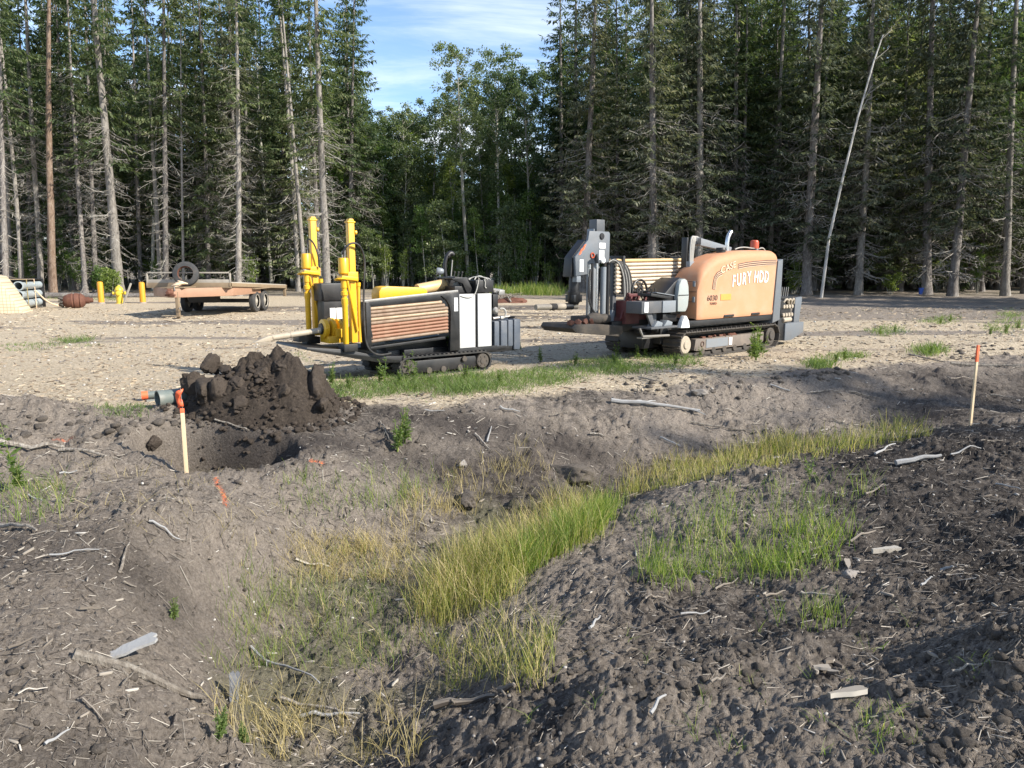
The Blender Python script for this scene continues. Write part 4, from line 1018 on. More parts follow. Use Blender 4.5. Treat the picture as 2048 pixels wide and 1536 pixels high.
# larger sticks and wood pieces, one by one
def stick(px0, py0, px1, py1, r, label, mat='branchwood', name='fallen_branch', group=None, side=2, lift=.02, seed=0, knots=True):
    rg = np.random.default_rng(seed + int(px0)); a = spot(px0, py0); b = spot(px1, py1); n = 8
    pts = []; L = math.hypot(b[0] - a[0], b[1] - a[1]); nx, ny = -(b[1] - a[1]) / L, (b[0] - a[0]) / L
    wob = np.cumsum(rg.normal(0, .011 * L, n + 1)); wob -= np.linspace(0, wob[-1], n + 1)
    for i in range(n + 1):
        t = i / n; x = a[0] + (b[0] - a[0]) * t + nx * wob[i]; y = a[1] + (b[1] - a[1]) * t + ny * wob[i]
        pts.append((x, y, H1(x, y) + r * .6 + lift))
    zz = [p[2] for p in pts]; zs = [max(zz[i], (zz[max(i - 1, 0)] + zz[min(i + 1, n)]) / 2) for i in range(n + 1)]
    pts = [(p[0], p[1], z) for p, z in zip(pts, zs)]
    o0 = Vector(pts[0]); pts = [tuple(Vector(p) - o0) for p in pts]
    mb = MB(); mb.tube(pts, r, 7, r * .45)
    for k in range(side):
        i = rg.integers(2, n); p = Vector(pts[i]); d = (Vector(pts[i]) - Vector(pts[i - 1])).normalized(); sd = Vector((-d.y, d.x, rg.uniform(.0, .3))) * rg.choice([-1, 1])
        q = p + (d * rg.uniform(.5, 1) + sd * .6) * L * rg.uniform(.1, .22); mb.tube([p, (p + q) / 2 + Vector((0, 0, .01)), q], r * .5, 5, r * .2)
    o = mb.build(name, mat, None, tuple(o0)); tag(o, label, 'branch' if 'branch' in name else 'wood', group); return o
stick(0, 910, 130, 912, .028, 'long pale fallen branch lying beside the dug hole', side=1)
stick(120, 912, 245, 934, .018, 'thin curved fallen branch ending by the dug hole', side=1)
stick(1222, 818, 1400, 826, .03, 'pale peeled branch lying on the far bank below the orange rig', 'greywood', side=3)
stick(1380, 850, 1510, 872, .012, 'thin forked twig on the far bank near the channel grass', side=3)
stick(0, 1072, 75, 1078, .016, 'straight grey stick on the left bank', side=0)
stick(560, 1410, 715, 1455, .012, 'thin straight stick lying across the ditch floor', side=0); stick(600, 1452, 720, 1452, .012, 'pale thin stick behind the grey wood stub on the ditch floor', 'greywood', side=0)
stick(150, 1340, 420, 1450, .028, 'long bark covered root running down the left bank', 'branchwood', side=2, lift=.0)
stick(590, 1118, 660, 1132, .012, 'pale bent stick by the yellow grass tuft on the ditch floor', 'palechips', side=1); stick(500, 1300, 640, 1375, .01, 'thin pale stick on the ditch floor', 'greywood', side=1)
stick(430, 870, 500, 895, .01, 'thin twig hanging over the edge of the dug hole', side=1)
stick(870, 1460, 990, 1400, .022, 'peeled root along the edge of the near right bank', 'palechips', side=2); stick(1000, 1400, 1030, 1395, .02, 'short peeled root end on the near right bank', 'palechips', side=0)
stick(1790, 945, 1880, 937, .028, 'thick weathered wood piece lying on the dark right bank', 'greywood', side=0); stick(1750, 920, 1790, 898, .012, 'pale upright splinter on the dark right bank', 'greywood', side=0)
stick(1280, 760, 1320, 766, .012, 'stick on the gravel edge below the orange rig', side=1); stick(1900, 735, 2048, 745, .022, 'long dark stick at the edge of the right gravel', side=1); stick(1820, 712, 1890, 730, .018, 'fallen branch on the right gravel pointing to the marker stake', side=1)
rg = np.random.default_rng(61)
for k, (px, py, dx, dy) in enumerate([(1430, 1185, 45, -18), (1180, 1272, 20, -30), (1290, 1225, 40, -12), (1320, 1220, 45, 14), (1360, 1245, 60, -8), (1600, 1200, 70, 6), (1530, 1210, 40, -16), (1840, 1195, 22, -8), (1850, 1165, 16, -4), (1950, 1010, 40, 8), (1880, 1160, 24, 4), (1600, 1110, 60, -14), (1420, 1410, 30, -24), (1300, 1480, 30, -40), (1900, 1380, 60, -14), (1730, 1000, 40, -10), (1990, 985, 50, 10), (1480, 985, 50, -10), (1320, 985, 40, -16), (1900, 930, 60, -14), (1960, 900, 50, -6), (1250, 1330, 30, -16), (1400, 1150, 26, 6), (1560, 1140, 30, -10), (1700, 1090, 50, -20)]):
    stick(px, py, px + dx, py + dy, rg.uniform(.006, .011), 'pale wood splinter lying on the dark right bank', ['palechips', 'greywood', 'branchwood'][k % 3], 'wood_splinter', 'splinters on the right bank', side=int(rg.random() < .3), seed=k)
for k, (px, py, dx, dy) in enumerate([(170, 1440, 40, 30), (250, 1190, 24, -6), (60, 1010, 60, 14), (20, 1180, 30, -20), (240, 1145, 20, -50), (100, 1120, 100, -6), (420, 1130, 10, 3), (330, 1010, 40, 12), (120, 960, 36, -6), (40, 1420, 60, -6), (250, 1400, 30, -24), (90, 1500, 50, -24), (160, 1230, 44, 8), (210, 1080, 30, -6), (300, 1060, 60, 20), (20, 1330, 50, -30)]):
    stick(px, py, px + dx, py + dy, rg.uniform(.005, .01), 'thin pale stick lying on the left bank', ['palechips', 'branchwood', 'greywood'][k % 3], 'wood_splinter', 'sticks on the left bank', side=int(rg.random() < .4), seed=k + 50)
for k, (px, py, dx, dy) in enumerate([(950, 880, 30, 30), (1000, 830, 40, 10), (1100, 850, 40, -10), (760, 860, 20, 40), (975, 900, 8, -30), (1700, 800, 60, 14), (1620, 790, 60, 10), (1540, 780, 40, 6), (1900, 770, 50, -6), (1980, 800, 50, 10), (850, 830, 40, 8), (1180, 880, 30, 10), (680, 850, 30, 18), (1320, 890, 40, 14), (1450, 830, 30, 4)]):
    stick(px, py, px + dx, py + dy, rg.uniform(.008, .014), 'thin weathered stick lying on the far ditch bank', ['branchwood', 'greywood', 'branchwood'][k % 3], 'wood_splinter', 'sticks on the far bank', side=int(rg.random() < .5), seed=k + 90)
# split grey plank and upright stub
def slab(name, px, py, L, W, T, rz, pitch, mat, label, rag=.25, seed=3):
    rg = np.random.default_rng(seed); x, y = spot(px, py); n = 9; A = []; B = []
    for i in range(n):
        t = i / (n - 1) - .5; w = W * (.35 + .65 * sstep(-.5, .25, np.array(t))) * rg.uniform(1 - rag * .5, 1)
        A.append((t * L + rg.uniform(-1, 1) * L * .01, w * .5 * rg.uniform(.85, 1.1))); B.append((t * L + rg.uniform(-1, 1) * L * .01, -w * .5 * rg.uniform(.8, 1.1)))
    poly = A + [(L * .56, W * .15), (L * .5, 0), (L * .55, -W * .25)] + B[::-1]
    mb = MB(); mb.prism(poly, -T / 2, T / 2, 0, 'xy'); o = mb.build(name, mat); o.location = (x, y, H1(x, y) + T * .7); o.rotation_euler = Euler((rg.uniform(-.2, .2), pitch, rz), 'XYZ')
    tag(o, label, 'wood'); return o
slab('wood_plank', 232, 1328, .34, .095, .014, R(32), R(-12), 'greywood', 'split silver grey plank lying on the left bank', .7)
o = slab('wood_stub', 470, 1420, .26, .06, .05, R(105), R(-38), 'stubwood', 'weathered grey wood stub standing out of the ditch floor', .4, 8)
for k, (px, py, l) in enumerate([(1640, 1365, .07), (1655, 1355, .06), (1630, 1375, .05), (1672, 1352, .07), (1665, 1372, .045), (1690, 1370, .05)]):
    o = slab('wood_scrap', px, py, l, l * .5, .014, R(37 * k), R(10 * (k % 3)), 'palechips', 'broken chunk of pale wood in the little heap on the near right bank', .4, 20 + k); o['group'] = 'heap of pale wood chunks'
o = slab('wood_scrap', 1690, 1425, .16, .05, .02, R(15), 0, 'palechips', 'crumbling pale wood piece below the heap of white wood chunks', .5, 31)
o = slab('wood_scrap', 1770, 1105, .2, .07, .03, R(12), 0, 'wood', 'rotten tan wood chunk on the dark right bank', .5, 32)
o = slab('wood_scrap', 1695, 1140, .09, .04, .02, R(80), R(-30), 'palechips', 'small upright pale wood scrap beside the grass on the right bank', .4, 33)
for px, py, s, lab in [(1398, 792, .09, 'pale angular rock on the far bank below the orange rig'), (925, 945, .06, 'lone stone on the far ditch bank'), (935, 1020, .1, 'dark clod of earth in the ditch at the edge of the tall sedge'), (1140, 955, .2, 'large dark lump of earth at the foot of the far bank'), (310, 915, .09, 'pale clod on the lip of the dug hole beside the stake'), (1700, 1165, .05, 'small rock beside the grass on the right bank')]:
    x, y = spot(px, py); v, f = LP3[int(px) % 6]
    o = add_obj('soil_lump' if 'clod' in lab or 'lump' in lab else 'rock', np_mesh_idx('rock', v * s * np.array([1.2, .9, .75]), f, False), 'soil' if 'dark' in lab else 'rockgrey' if 'rock' in lab or 'stone' in lab else 'spoil')
    o.location = (x, y, H1(x, y) + s * .25); o.rotation_euler = (0, 0, px); tag(o, lab, 'soil' if 'clod' in lab or 'lump' in lab else 'rock')

# spoil heap beside the hole
def spoil_heap():
    rg = np.random.default_rng(71); cx, cy = -2.9, 8.5
    root = empty('dirt_pile', (cx, cy, 0)); tag(root, 'heap of dark brown clods dug from the hole beside the marker stake', 'dirt pile')
    n, m = 190, 90; V = []
    for i in range(m):
        for k in range(n):
            a = 2 * math.pi * k / n; t = i / (m - 1); rr = 1 - t
            x = .9 * rr * math.cos(a); y = .62 * rr * math.sin(a)
            V.append((x, y))
    V = np.array(V); X, Y = V.T; q = 1 - np.clip((X / .9) ** 2 + (Y / .62) ** 2, 0, 1)
    z = .40 * q ** .7 + .10 * np.exp(-((X - .28) / .3) ** 2 - (Y / .3) ** 2) + q ** .4 * (.22 * fbm(X + cx, Y + cy, 2.9, 4, 81) + .15 * clods(X + .05 * fbm(X, Y, 8, 3, 2), Y, 4.2, 83, .7) + .06 * clods(X, Y, 9, 85, .6) + .05 * np.abs(fbm(X, Y, 12, 4, 87)) + .03 * fbm(X, Y, 30, 3, 88))
    z = z + height(X + cx, Y + cy) * (1 - q) - .03 * (1 - q)
    i = np.arange(m - 1)[:, None] * n + np.arange(n)[None]; j = np.arange(m - 1)[:, None] * n + (np.arange(n) + 1)[None] % n
    f = np.stack([i.ravel(), j.ravel(), (j + n).ravel(), (i + n).ravel()], 1)
    tag(add_obj('loose_earth', np_mesh_idx('loose_earth', np.column_stack([X, Y, z]), f, False), 'spoil', root), kind='stuff')
    big = [(-.66, -.30, .24, .17, (1.1, .8, 1.1)), (-.92, -.12, .22, .15, (.9, .8, 1.1)), (-.42, -.40, .24, .13, (.9, .7, 1.15)), (-.74, .0, .50, .10, (1, 1, 1.0)), (-.2, -.34, .30, .10, (1.2, .8, .8)), (.80, -.12, .26, .15, (.8, .7, 1.25)), (.28, -.05, .52, .12, (1.5, .9, .5)), (.45, -.35, .22, .09, (1, .9, .9)), (-.5, -.02, .42, .10, (1.4, 1, .6)), (.95, -.3, .08, .08, (1, 1, .8)), (-.1, -.5, .12, .09, (1.1, .8, .8)), (.1, -.2, .4, .09, (1.2, 1, .7))]
    for k, (x, y, zc, s, sc) in enumerate(big):
        v, f = LP3[k % 6]
        o = add_obj('clod', np_mesh_idx('clod', v * s * 1.08 * np.array(sc), f, False), 'spoil', root); o.location = (x * .8, y, zc); o.rotation_euler = (rg.uniform(-.35, .35), rg.uniform(-.3, .3), rg.uniform(0, 6.28))
    N = 1500; a = rg.uniform(0, 6.283, N); rr = np.sqrt(rg.random(N)) * 1.3; X = rr * .9 * np.cos(a); Y = rr * .62 * np.sin(a); q = 1 - np.clip((X / .9) ** 2 + (Y / .62) ** 2, 0, 1)
    z = .44 * q ** .8 + height(X + cx, Y + cy) * (1 - q) + .05 * q
    tag(add_obj('loose_clods', lumps('loose_clods', np.column_stack([X, Y, z]), .008 + .042 * rg.random(N) ** 3, 'spoil', rg, LP, .25), 'spoil', root), kind='stuff')
spoil_heap()

# ================================================================== MACHINES
def stadium(c0, c1, z, r, n):
    """n evenly spaced points (x, z, tangent angle) round a track loop"""
    L = c1 - c0; per = 2 * L + 2 * math.pi * r; out = []
    for i in range(n):
        d = per * i / n
        if d < L: out.append((c0 + d, z + r, 0.))
        elif d < L + math.pi * r: a = (d - L) / r; out.append((c1 + r * math.sin(a), z + r * math.cos(a), a))
        elif d < 2 * L + math.pi * r: out.append((c1 - (d - L - math.pi * r), z - r, math.pi))
        else: a = (d - 2 * L - math.pi * r) / r; out.append((c0 - r * math.sin(a), z - r * math.cos(a), math.pi + a))
    return out
def loop_band(mb, c0, c1, z, r0, r1, w0, w1, n=72):
    A = stadium(c0, c1, z, r0, n); k = []
    def ringpts(r, w): return [(x, w, zz) for x, zz, _ in stadium(c0, c1, z, r, n)]
    # match stations between inner and outer loops by angle
    outer = []; inner = []
    for x, zz, a in A:
        nx, nz = math.sin(a), math.cos(a); outer.append((x, zz)); inner.append((x - nx * (r0 - r1), zz - nz * (r0 - r1)))
    o = len(mb.v)
    for (x, zz), (ix, iz) in zip(outer, inner): mb.v += [(x, w0, zz), (x, w1, zz), (ix, w1, iz), (ix, w0, iz)]
    for i in range(n):
        a = o + 4 * i; b = o + 4 * ((i + 1) % n)
        for q in range(4): mb.f.append((a + q, b + q, b + (q + 1) % 4, a + (q + 1) % 4))
def panel(mb, pts, w, t=.006): mb.prism(pts, w - t, w, .0015)
def rect(x0, z0, x1, z1): return [(x0, z0), (x1, z0), (x1, z1), (x0, z1)]

def white_rig():
    T = empty('drilling_rig', (-1.4446, 10.6791, 0), R(38))
    T.location.z = H1(-.9, 11.4) - .02
    tag(T, 'compact tracked drilling rig with white side panels and two tall yellow masts', 'drilling rig')
    B = lambda c, d, name, mat, **k: MB().box(c, d, **k).build(name, mat, T)
    # --- tracks
    for w0 in (0., .95):
        mb = MB(); w1 = w0 + .23; c0, c1, z, r = -.06, 1.27, .165, .165
        loop_band(mb, c0, c1, z, r - .012, r - .035, w0, w1)
        for x, zz, a in stadium(c0, c1, z, r - .006, 48): mb.box((x, (w0 + w1) / 2, zz), (.036, .23, .022), rot=(0, a, 0), bev=.004)
        tk = mb.build('track', 'rubber', T)
        mb = MB(); mb.prism([(.02, .10), (.1, .07), (1.1, .07), (1.2, .12), (1.14, .25), (.06, .25)], w0 + .04, w1 - .03, .008); mb.build('track_frame', 'black', tk)
        mb = MB(); mb.cyl((c1, w0 + .012, z), (c1, w1 - .01, z), .115, n=20, bev=.01); mb.cyl((c1, w0 + .002, z), (c1, w0 + .03, z), .05, n=14)
        for k in range(6): a = k * R(60); mb.cyl((c1 + .075 * math.cos(a), w0 + .002, z + .075 * math.sin(a)), (c1 + .075 * math.cos(a), w0 + .03, z + .075 * math.sin(a)), .012, n=6)
        mb.build('sprocket', 'soilsteel', tk)
        MB().cyl((c0, w0 + .02, z), (c0, w1 - .02, z), .115, n=20, bev=.012).build('idler_wheel', 'soilsteel', tk)
        for x in (.3, .55, .85): MB().cyl((x, w0 + .02, .09), (x, w1 - .02, .09), .05, n=12, bev=.008).build('roller', 'soilsteel', tk)
        MB().cyl((.92, w0 + .03, .22), (.92, w0 + .0, .22), .045, n=12, bev=.006).build('roller', 'soilsteel', tk)
    # --- chassis
    mb = MB(); mb.box((.6, .59, .30), (1.7, .62, .2)); mb.box((.35, .59, .46), (1.2, .5, .16)); mb.box((.2, .2, .36), (.5, .1, .1)); mb.box((1.2, .35, .34), (.75, .62, .09)); mb.box((1.62, .32, .33), (.5, .5, .1)); mb.build('chassis', 'black', T)
    # --- rear body with white panels
    mb = MB(); mb.box((1.14, .32, .80), (.63, .54, .82), bev=.012); body = mb.build('engine_body', 'black', T)
    for a, b in ((.845, 1.135), (1.185, 1.445)):
        MB().prism([(a, .385), (b, .385), (b, 1.205), (a, 1.205)], .022, .045, .008).build('side_panel', 'white', body)
    MB().prism(rect(.735, .955, .80, 1.155), .0, .006, 0).build('decal', 'decalwhite', body)
    mb = MB(); mb.prism([(.66, .36), (.84, .36), (.84, 1.235), (.70, 1.225), (.52, 1.19), (.60, 1.13), (.655, 1.05), (.68, .95)], .01, .06, .006); mb.build('rack_gusset', 'black', T)
    mb = MB(); mb.box((1.28, .3, .345), (.95, .5, .05)); mb.build('floor_plate', 'black', T)
    # --- rod rack
    mb = MB(); mb.box((-.69, .1, .80), (.06, .2, .66)); mb.box((-.655, .045, .80), (.03, .07, .56)); mb.prism([(-.66, 1.06), (.62, 1.13), (.82, 1.21), (.80, 1.245), (-.72, 1.135), (-.72, 1.06)], .03, .10, .005)
    mb.box((-.02, .3, .85), (1.3, .03, .5)); mb.box((-.05, .14, .52), (1.3, .2, .04), rot=(0, R(-3.5), 0)); rack = mb.build('rod_rack', 'black', T)
    MB().box((.05, .05, 1.197), (1.56, .05, .035), rot=(0, R(-4.1), 0)).build('top_rail', 'steel', rack)
    cols = ['rodtan', 'rodold', 'rodold', 'rodtan', 'rodold', 'rodrust', 'rodrust', 'rodrust', 'rodrust', 'rodold']
    mb = MB(); mb.lathe((0, 0, 0), (1.32, 0, 0), [(0, .014), (.006, .022), (.03, .026), (.04, .0235), (.95, .0235), (.965, .027), (.99, .026), (1, .016)], 14); rod = {}
    for c in set(cols):
        me = mb.mesh('drill_rod'); me.materials.append(M[c]); rod[c] = me
    for k in range(10):
        for j in range(3):
            o = add_obj('drill_rod', rod[cols[k]], None, rack); z0 = 1.035 - .0505 * k
            o.location = (-.645, .045 + .055 * j, z0); o.rotation_euler = (0, R(-2.9 - .12 * k * .5), 0); o.scale = (.98 if k > 1 else (.90 + .04 * k), 1, 1)
    # --- masts with stake augers
    def mast(s, w, zt, zb):
        mm = MB(); mm.box((s, w, (zb + zt) / 2), (.088, .088, zt - zb), bev=.008); mm.box((s, w, zt + .008), (.115, .105, .022)); mm.prism([(s - .045, zt + .015), (s + .045, zt + .015), (s + .03, zt + .05), (s - .03, zt + .05)], w - .045, w + .045, .006)
        mm.cyl((s + .05, w - .03, zt - .13), (s + .075, w - .03, zt - .13), .03, n=12)
        mt = mm.build('mast', 'yellow', T)
        q = MB(); q.lathe((s + .085, w - .02, zb), (s + .085, w - .02, zb + .82), [(0, .026), (.93, .026), (.935, .034), (1, .034)], 12); q.build('guide_tube', 'yellow', mt)
        q = MB(); q.box((s - .07, w - .02, zt - .74), (.24, .16, .05), rot=(0, R(6), 0)); q.box((s - .01, w, zt - .72), (.15, .14, .13)); q.build('carriage', 'yellow', mt)
        q = MB(); q.lathe((s - .13, w - .03, zt - .69), (s - .13, w - .03, zt - .47), [(0, .05), (.08, .069), (.94, .069), (1, .06)], 20); q.build('auger_motor', 'yellow', mt)
        q = MB(); q.ring((s - .18, w - .03, zt - .755), (0, .15, 1), .075, .012, 20, 8); q.build('hose_guard', 'yellow', mt)
        q = MB(); q.lathe((s - .13, w - .03, zb - .02), (s - .13, w - .03, zt - .72), [(0, .03), (.02, .039), (.58, .039), (.6, .045), (.68, .045), (.69, .032), (.72, .032), (.73, .048), (.78, .048), (.79, .036), (.83, .036), (.84, .045), (.9, .043), (1, .04)], 16); q.build('auger_shaft', 'yellow', mt)
        q = MB(); q.tube([(s - .1, w - .07, zb + .85), (s + .03, w - .07, zb + .16)], .016, 8); q.build('strut', 'yellow', mt)
        q = MB(); q.cyl((s - .15, w - .05, zt - .47), (s - .15, w - .05, zt - .38), .009, n=8); q.cyl((s - .1, w - .02, zt - .47), (s - .09, w - .02, zt - .3), .008, n=8); q.build('hydraulic_line', 'steel', mt)
        q = MB(); q.box((s - .1, w - .02, zb - .06), (.2, .2, .1)); q.build('foot', 'black', mt)
        return mt
    mast(-.88, .08, 2.20, .58); mast(-1.02, 1.0, 2.27, .62)
    for (p0, p1, p2, p3, r) in [((-1.03, .03, 1.78), (-1.0, -.1, 2.0), (-.7, 0, 2.0), (-.72, .0, 1.6), .014), ((-.72, 0, 1.6), (-.75, 0, 1.3), (-.78, -.02, 1.0), (-.74, .0, .62), .014), ((-.74, .0, .62), (-.72, -.02, .42), (-.6, -.05, .36), (-.35, .0, .4), .014), ((-.66, .1, 1.1), (-.8, .0, .95), (-.6, .0, .75), (-.62, .05, .55), .012), ((-1.12, .92, 1.9), (-1.2, .9, 2.1), (-1.0, .85, 2.0), (-.98, .9, 1.6), .012)]:
        MB().tube(bez(p0, p1, p2, p3, 12), r, 7).build('hydraulic_hose', 'hose', T)
    # --- front: vise, drill pipe, stake-down plate
    mb = MB(); mb.prism([(-1.6, .53), (-1.5, .50), (-.5, .27), (-.05, .24), (-.05, .33), (-.55, .37), (-1.0, .49), (-1.58, .56)], .02, 1.12, .008); mb.box((-.75, .55, .44), (.55, .7, .1)); mb.box((-1.28, .85, .62), (.24, .22, .12)); mb.build('stake_down_plate', 'black', T)
    mb = MB()
    for a, b, r in ((-1.14, -1.06, .135), (-1.03, -.96, .15), (-.93, -.86, .135)): mb.lathe((a, .55, .75), (b, .55, .75), [(0, r - .03), (.15, r), (.85, r), (1, r - .03)], 20)
    mb.box((-.9, .42, .69), (.2, .1, .12)); mb.box((-.82, .4, .70), (.14, .16, .14)); mb.box((-.9, .55, .6), (.4, .3, .1)); mb.build('vise', 'yellow', T)
    MB().lathe((-1.16, .55, .75), (-1.13, .55, .75), [(0, .075), (1, .085)], 18).build('vise_seal', 'black', T)
    mb = MB(); mb.lathe((-1.85, .55, .665), (-1.0, .55, .745), [(0, .04), (.25, .042), (.26, .036), (.29, .036), (.3, .042), (.6, .04), (.61, .036), (.63, .04), (1, .04)], 16)
    mb.prism([(-2.12, .615), (-2.0, .612), (-1.84, .632), (-1.84, .70), (-1.92, .69)], .52, .58, .01); mb.build('drill_head', 'pipe', T)
    mb = MB(); mb.box((-.9, .78, 1.255), (.36, .27, .25), bev=.015); mb.box((-.88, .78, .96), (.32, .23, .40)); ub = mb.build('control_box', 'black', T)
    for s in (-.955, -.855): MB().prism(rect(s, .87, s + .085, 1.03), .655, .662, 0).build('warning_label', 'decalwhite', ub)
    # --- top
    mb = MB(); mb.prism([(-.32, 1.13), (.5, 1.185), (.5, 1.26), (.44, 1.305), (-.18, 1.335), (-.28, 1.32), (-.32, 1.26)], .36, .62, .03); mb.build('motor_cover', 'yellow', T)
    MB().lathe((.4, .5, 1.27), (.9, .5, 1.345), [(0, .085), (.95, .085), (1, .075)], 20).build('thrust_cylinder', 'rodgold', T)
    mb = MB(); mb.prism([(.78, 1.44), (1.05, 1.455), (1.14, 1.30), (1.22, 1.22), (1.05, 1.22), (.98, 1.36), (.8, 1.415)], .12, .16, .005); mb.prism([(.83, 1.45), (1.15, 1.47), (1.2, 1.22), (1.1, 1.22), (1.04, 1.4), (.85, 1.42)], .62, .66, .005); mb.box((1.0, .4, 1.27), (.3, .5, .1)); mb.box((.98, .4, 1.44), (.26, .5, .03), rot=(0, R(4), 0))
    mb.tube([(.95, .2, 1.25), (.97, .22, 1.42)], .02, 8); mb.tube([(1.08, .3, 1.22), (1.0, .28, 1.42)], .014, 8); mb.build('control_stand', 'black', T)
    mb = MB()
    for x in (.93, 1.0, 1.07): mb.tube([(x, .3, 1.44), (x + .02, .3, 1.52)], .01, 6); mb.box((x + .02, .3, 1.53), (.025, .025, .03))
    mb.build('control_levers', 'rubber', T)
    mb = MB(); mb.cyl((.87, .6, 1.46), (.87, .6, 1.5), .012, n=8); mb.lathe((.83, .62, 1.545), (.93, .58, 1.545), [(0, .05), (.2, .058), (.75, .05), (1, .03)], 18); mb.build('work_lamp', 'lgrey', T)
    mb = MB(); mb.tube(bez((.98, .6, 1.45), (.95, .6, 1.62), (.96, .6, 1.7), (1.02, .6, 1.80), 8), .032, 12); mb.tube(bez((1.02, .6, 1.78), (1.05, .6, 1.83), (1.1, .6, 1.84), (1.12, .6, 1.80), 6), .04, 12); mb.build('exhaust_pipe', 'black', T)
    MB().tube([(1.08, .6, 1.47), (1.11, .6, 1.72)], .01, 6).build('whip_antenna', 'steel', T)
    mb = MB(); mb.box((1.34, .25, 1.315), (.34, .4, .19), bev=.012); mb.box((1.12, .35, 1.30), (.1, .35, .14)); bt = mb.build('battery_box', 'black', T)
    for k, (x0, y0, x1, y1, up) in enumerate([(1.18, .1, 1.42, .3, .05), (1.2, .3, 1.5, .12, .04), (1.25, .2, 1.48, .22, .06), (1.15, .2, 1.4, .05, .05)]):
        MB().tube(bez((x0, y0, 1.415), (x0 + .08, y0 + .05, 1.43 + up), (x1 - .08, y1, 1.43 + up), (x1, y1, 1.415), 10), .009, 6).build('cable', 'cable', bt)
    MB().tube(bez((1.22, .05, 1.42), (1.15, .0, 1.2), (1.1, .0, 1.1), (.86, .015, 1.18), 12), .008, 6).build('cable', 'cable', bt)
    MB().tube(bez((1.32, .04, 1.42), (1.36, .03, 1.36), (1.3, .03, 1.3), (1.36, .04, 1.29), 10), .009, 6).build('cable', 'cable', bt)
    # --- rear: engine guard, valves, stacked slabs
    mb = MB(); mb.tube([(1.6, .3, .4), (1.6, .3, 1.2), (1.75, .3, 1.2), (1.75, .3, .45)], .022, 8); mb.tube([(1.6, .55, .4), (1.6, .55, 1.2), (1.75, .55, 1.2), (1.75, .55, .45)], .022, 8); mb.box((1.66, .42, .95), (.16, .3, .36), bev=.01); mb.box((1.62, .2, 1.08), (.1, .1, .2)); mb.build('engine_guard', 'black', T)
    mb = MB(); mb.cyl((1.52, .3, 1.27), (1.95, .4, 1.22), .03, n=10); mb.cyl((1.75, .35, 1.24), (1.82, .45, 1.12), .045, n=10); mb.box((1.9, .4, 1.2), (.12, .1, .08)); mb.lathe((1.62, .18, .93), (1.62, .12, .93), [(0, .05), (.6, .055), (1, .03)], 14); mb.cyl((1.6, .2, .8), (1.95, .22, .82), .022, n=8); mb.build('hydraulic_valves', 'steel', T)
    MB().tube(bez((1.7, .14, .95), (1.8, .1, 1.0), (1.84, .1, .8), (1.7, .12, .80), 10), .016, 8).build('hydraulic_hose', 'cable', T)
    for k, (a, b, zt, zb) in enumerate([(1.53, 1.63, .765, .36), (1.66, 1.79, .77, .35), (1.805, 1.905, .775, .35), (1.925, 2.06, .78, .29)]):
        MB().prism([(a, zb), (b, zb), (b, zt), (a, zt)], .06, .40, .022).build('counterweight_slab', 'slab', T)
    MB().ring((1.98, .2, .80), (0, .3, 1), .05, .012, 18, 6).build('lifting_ring', 'black', T)
    MB().box((1.78, .3, .31), (.5, .4, .07)).build('rear_tray', 'black', T)
    return T
white_rig()

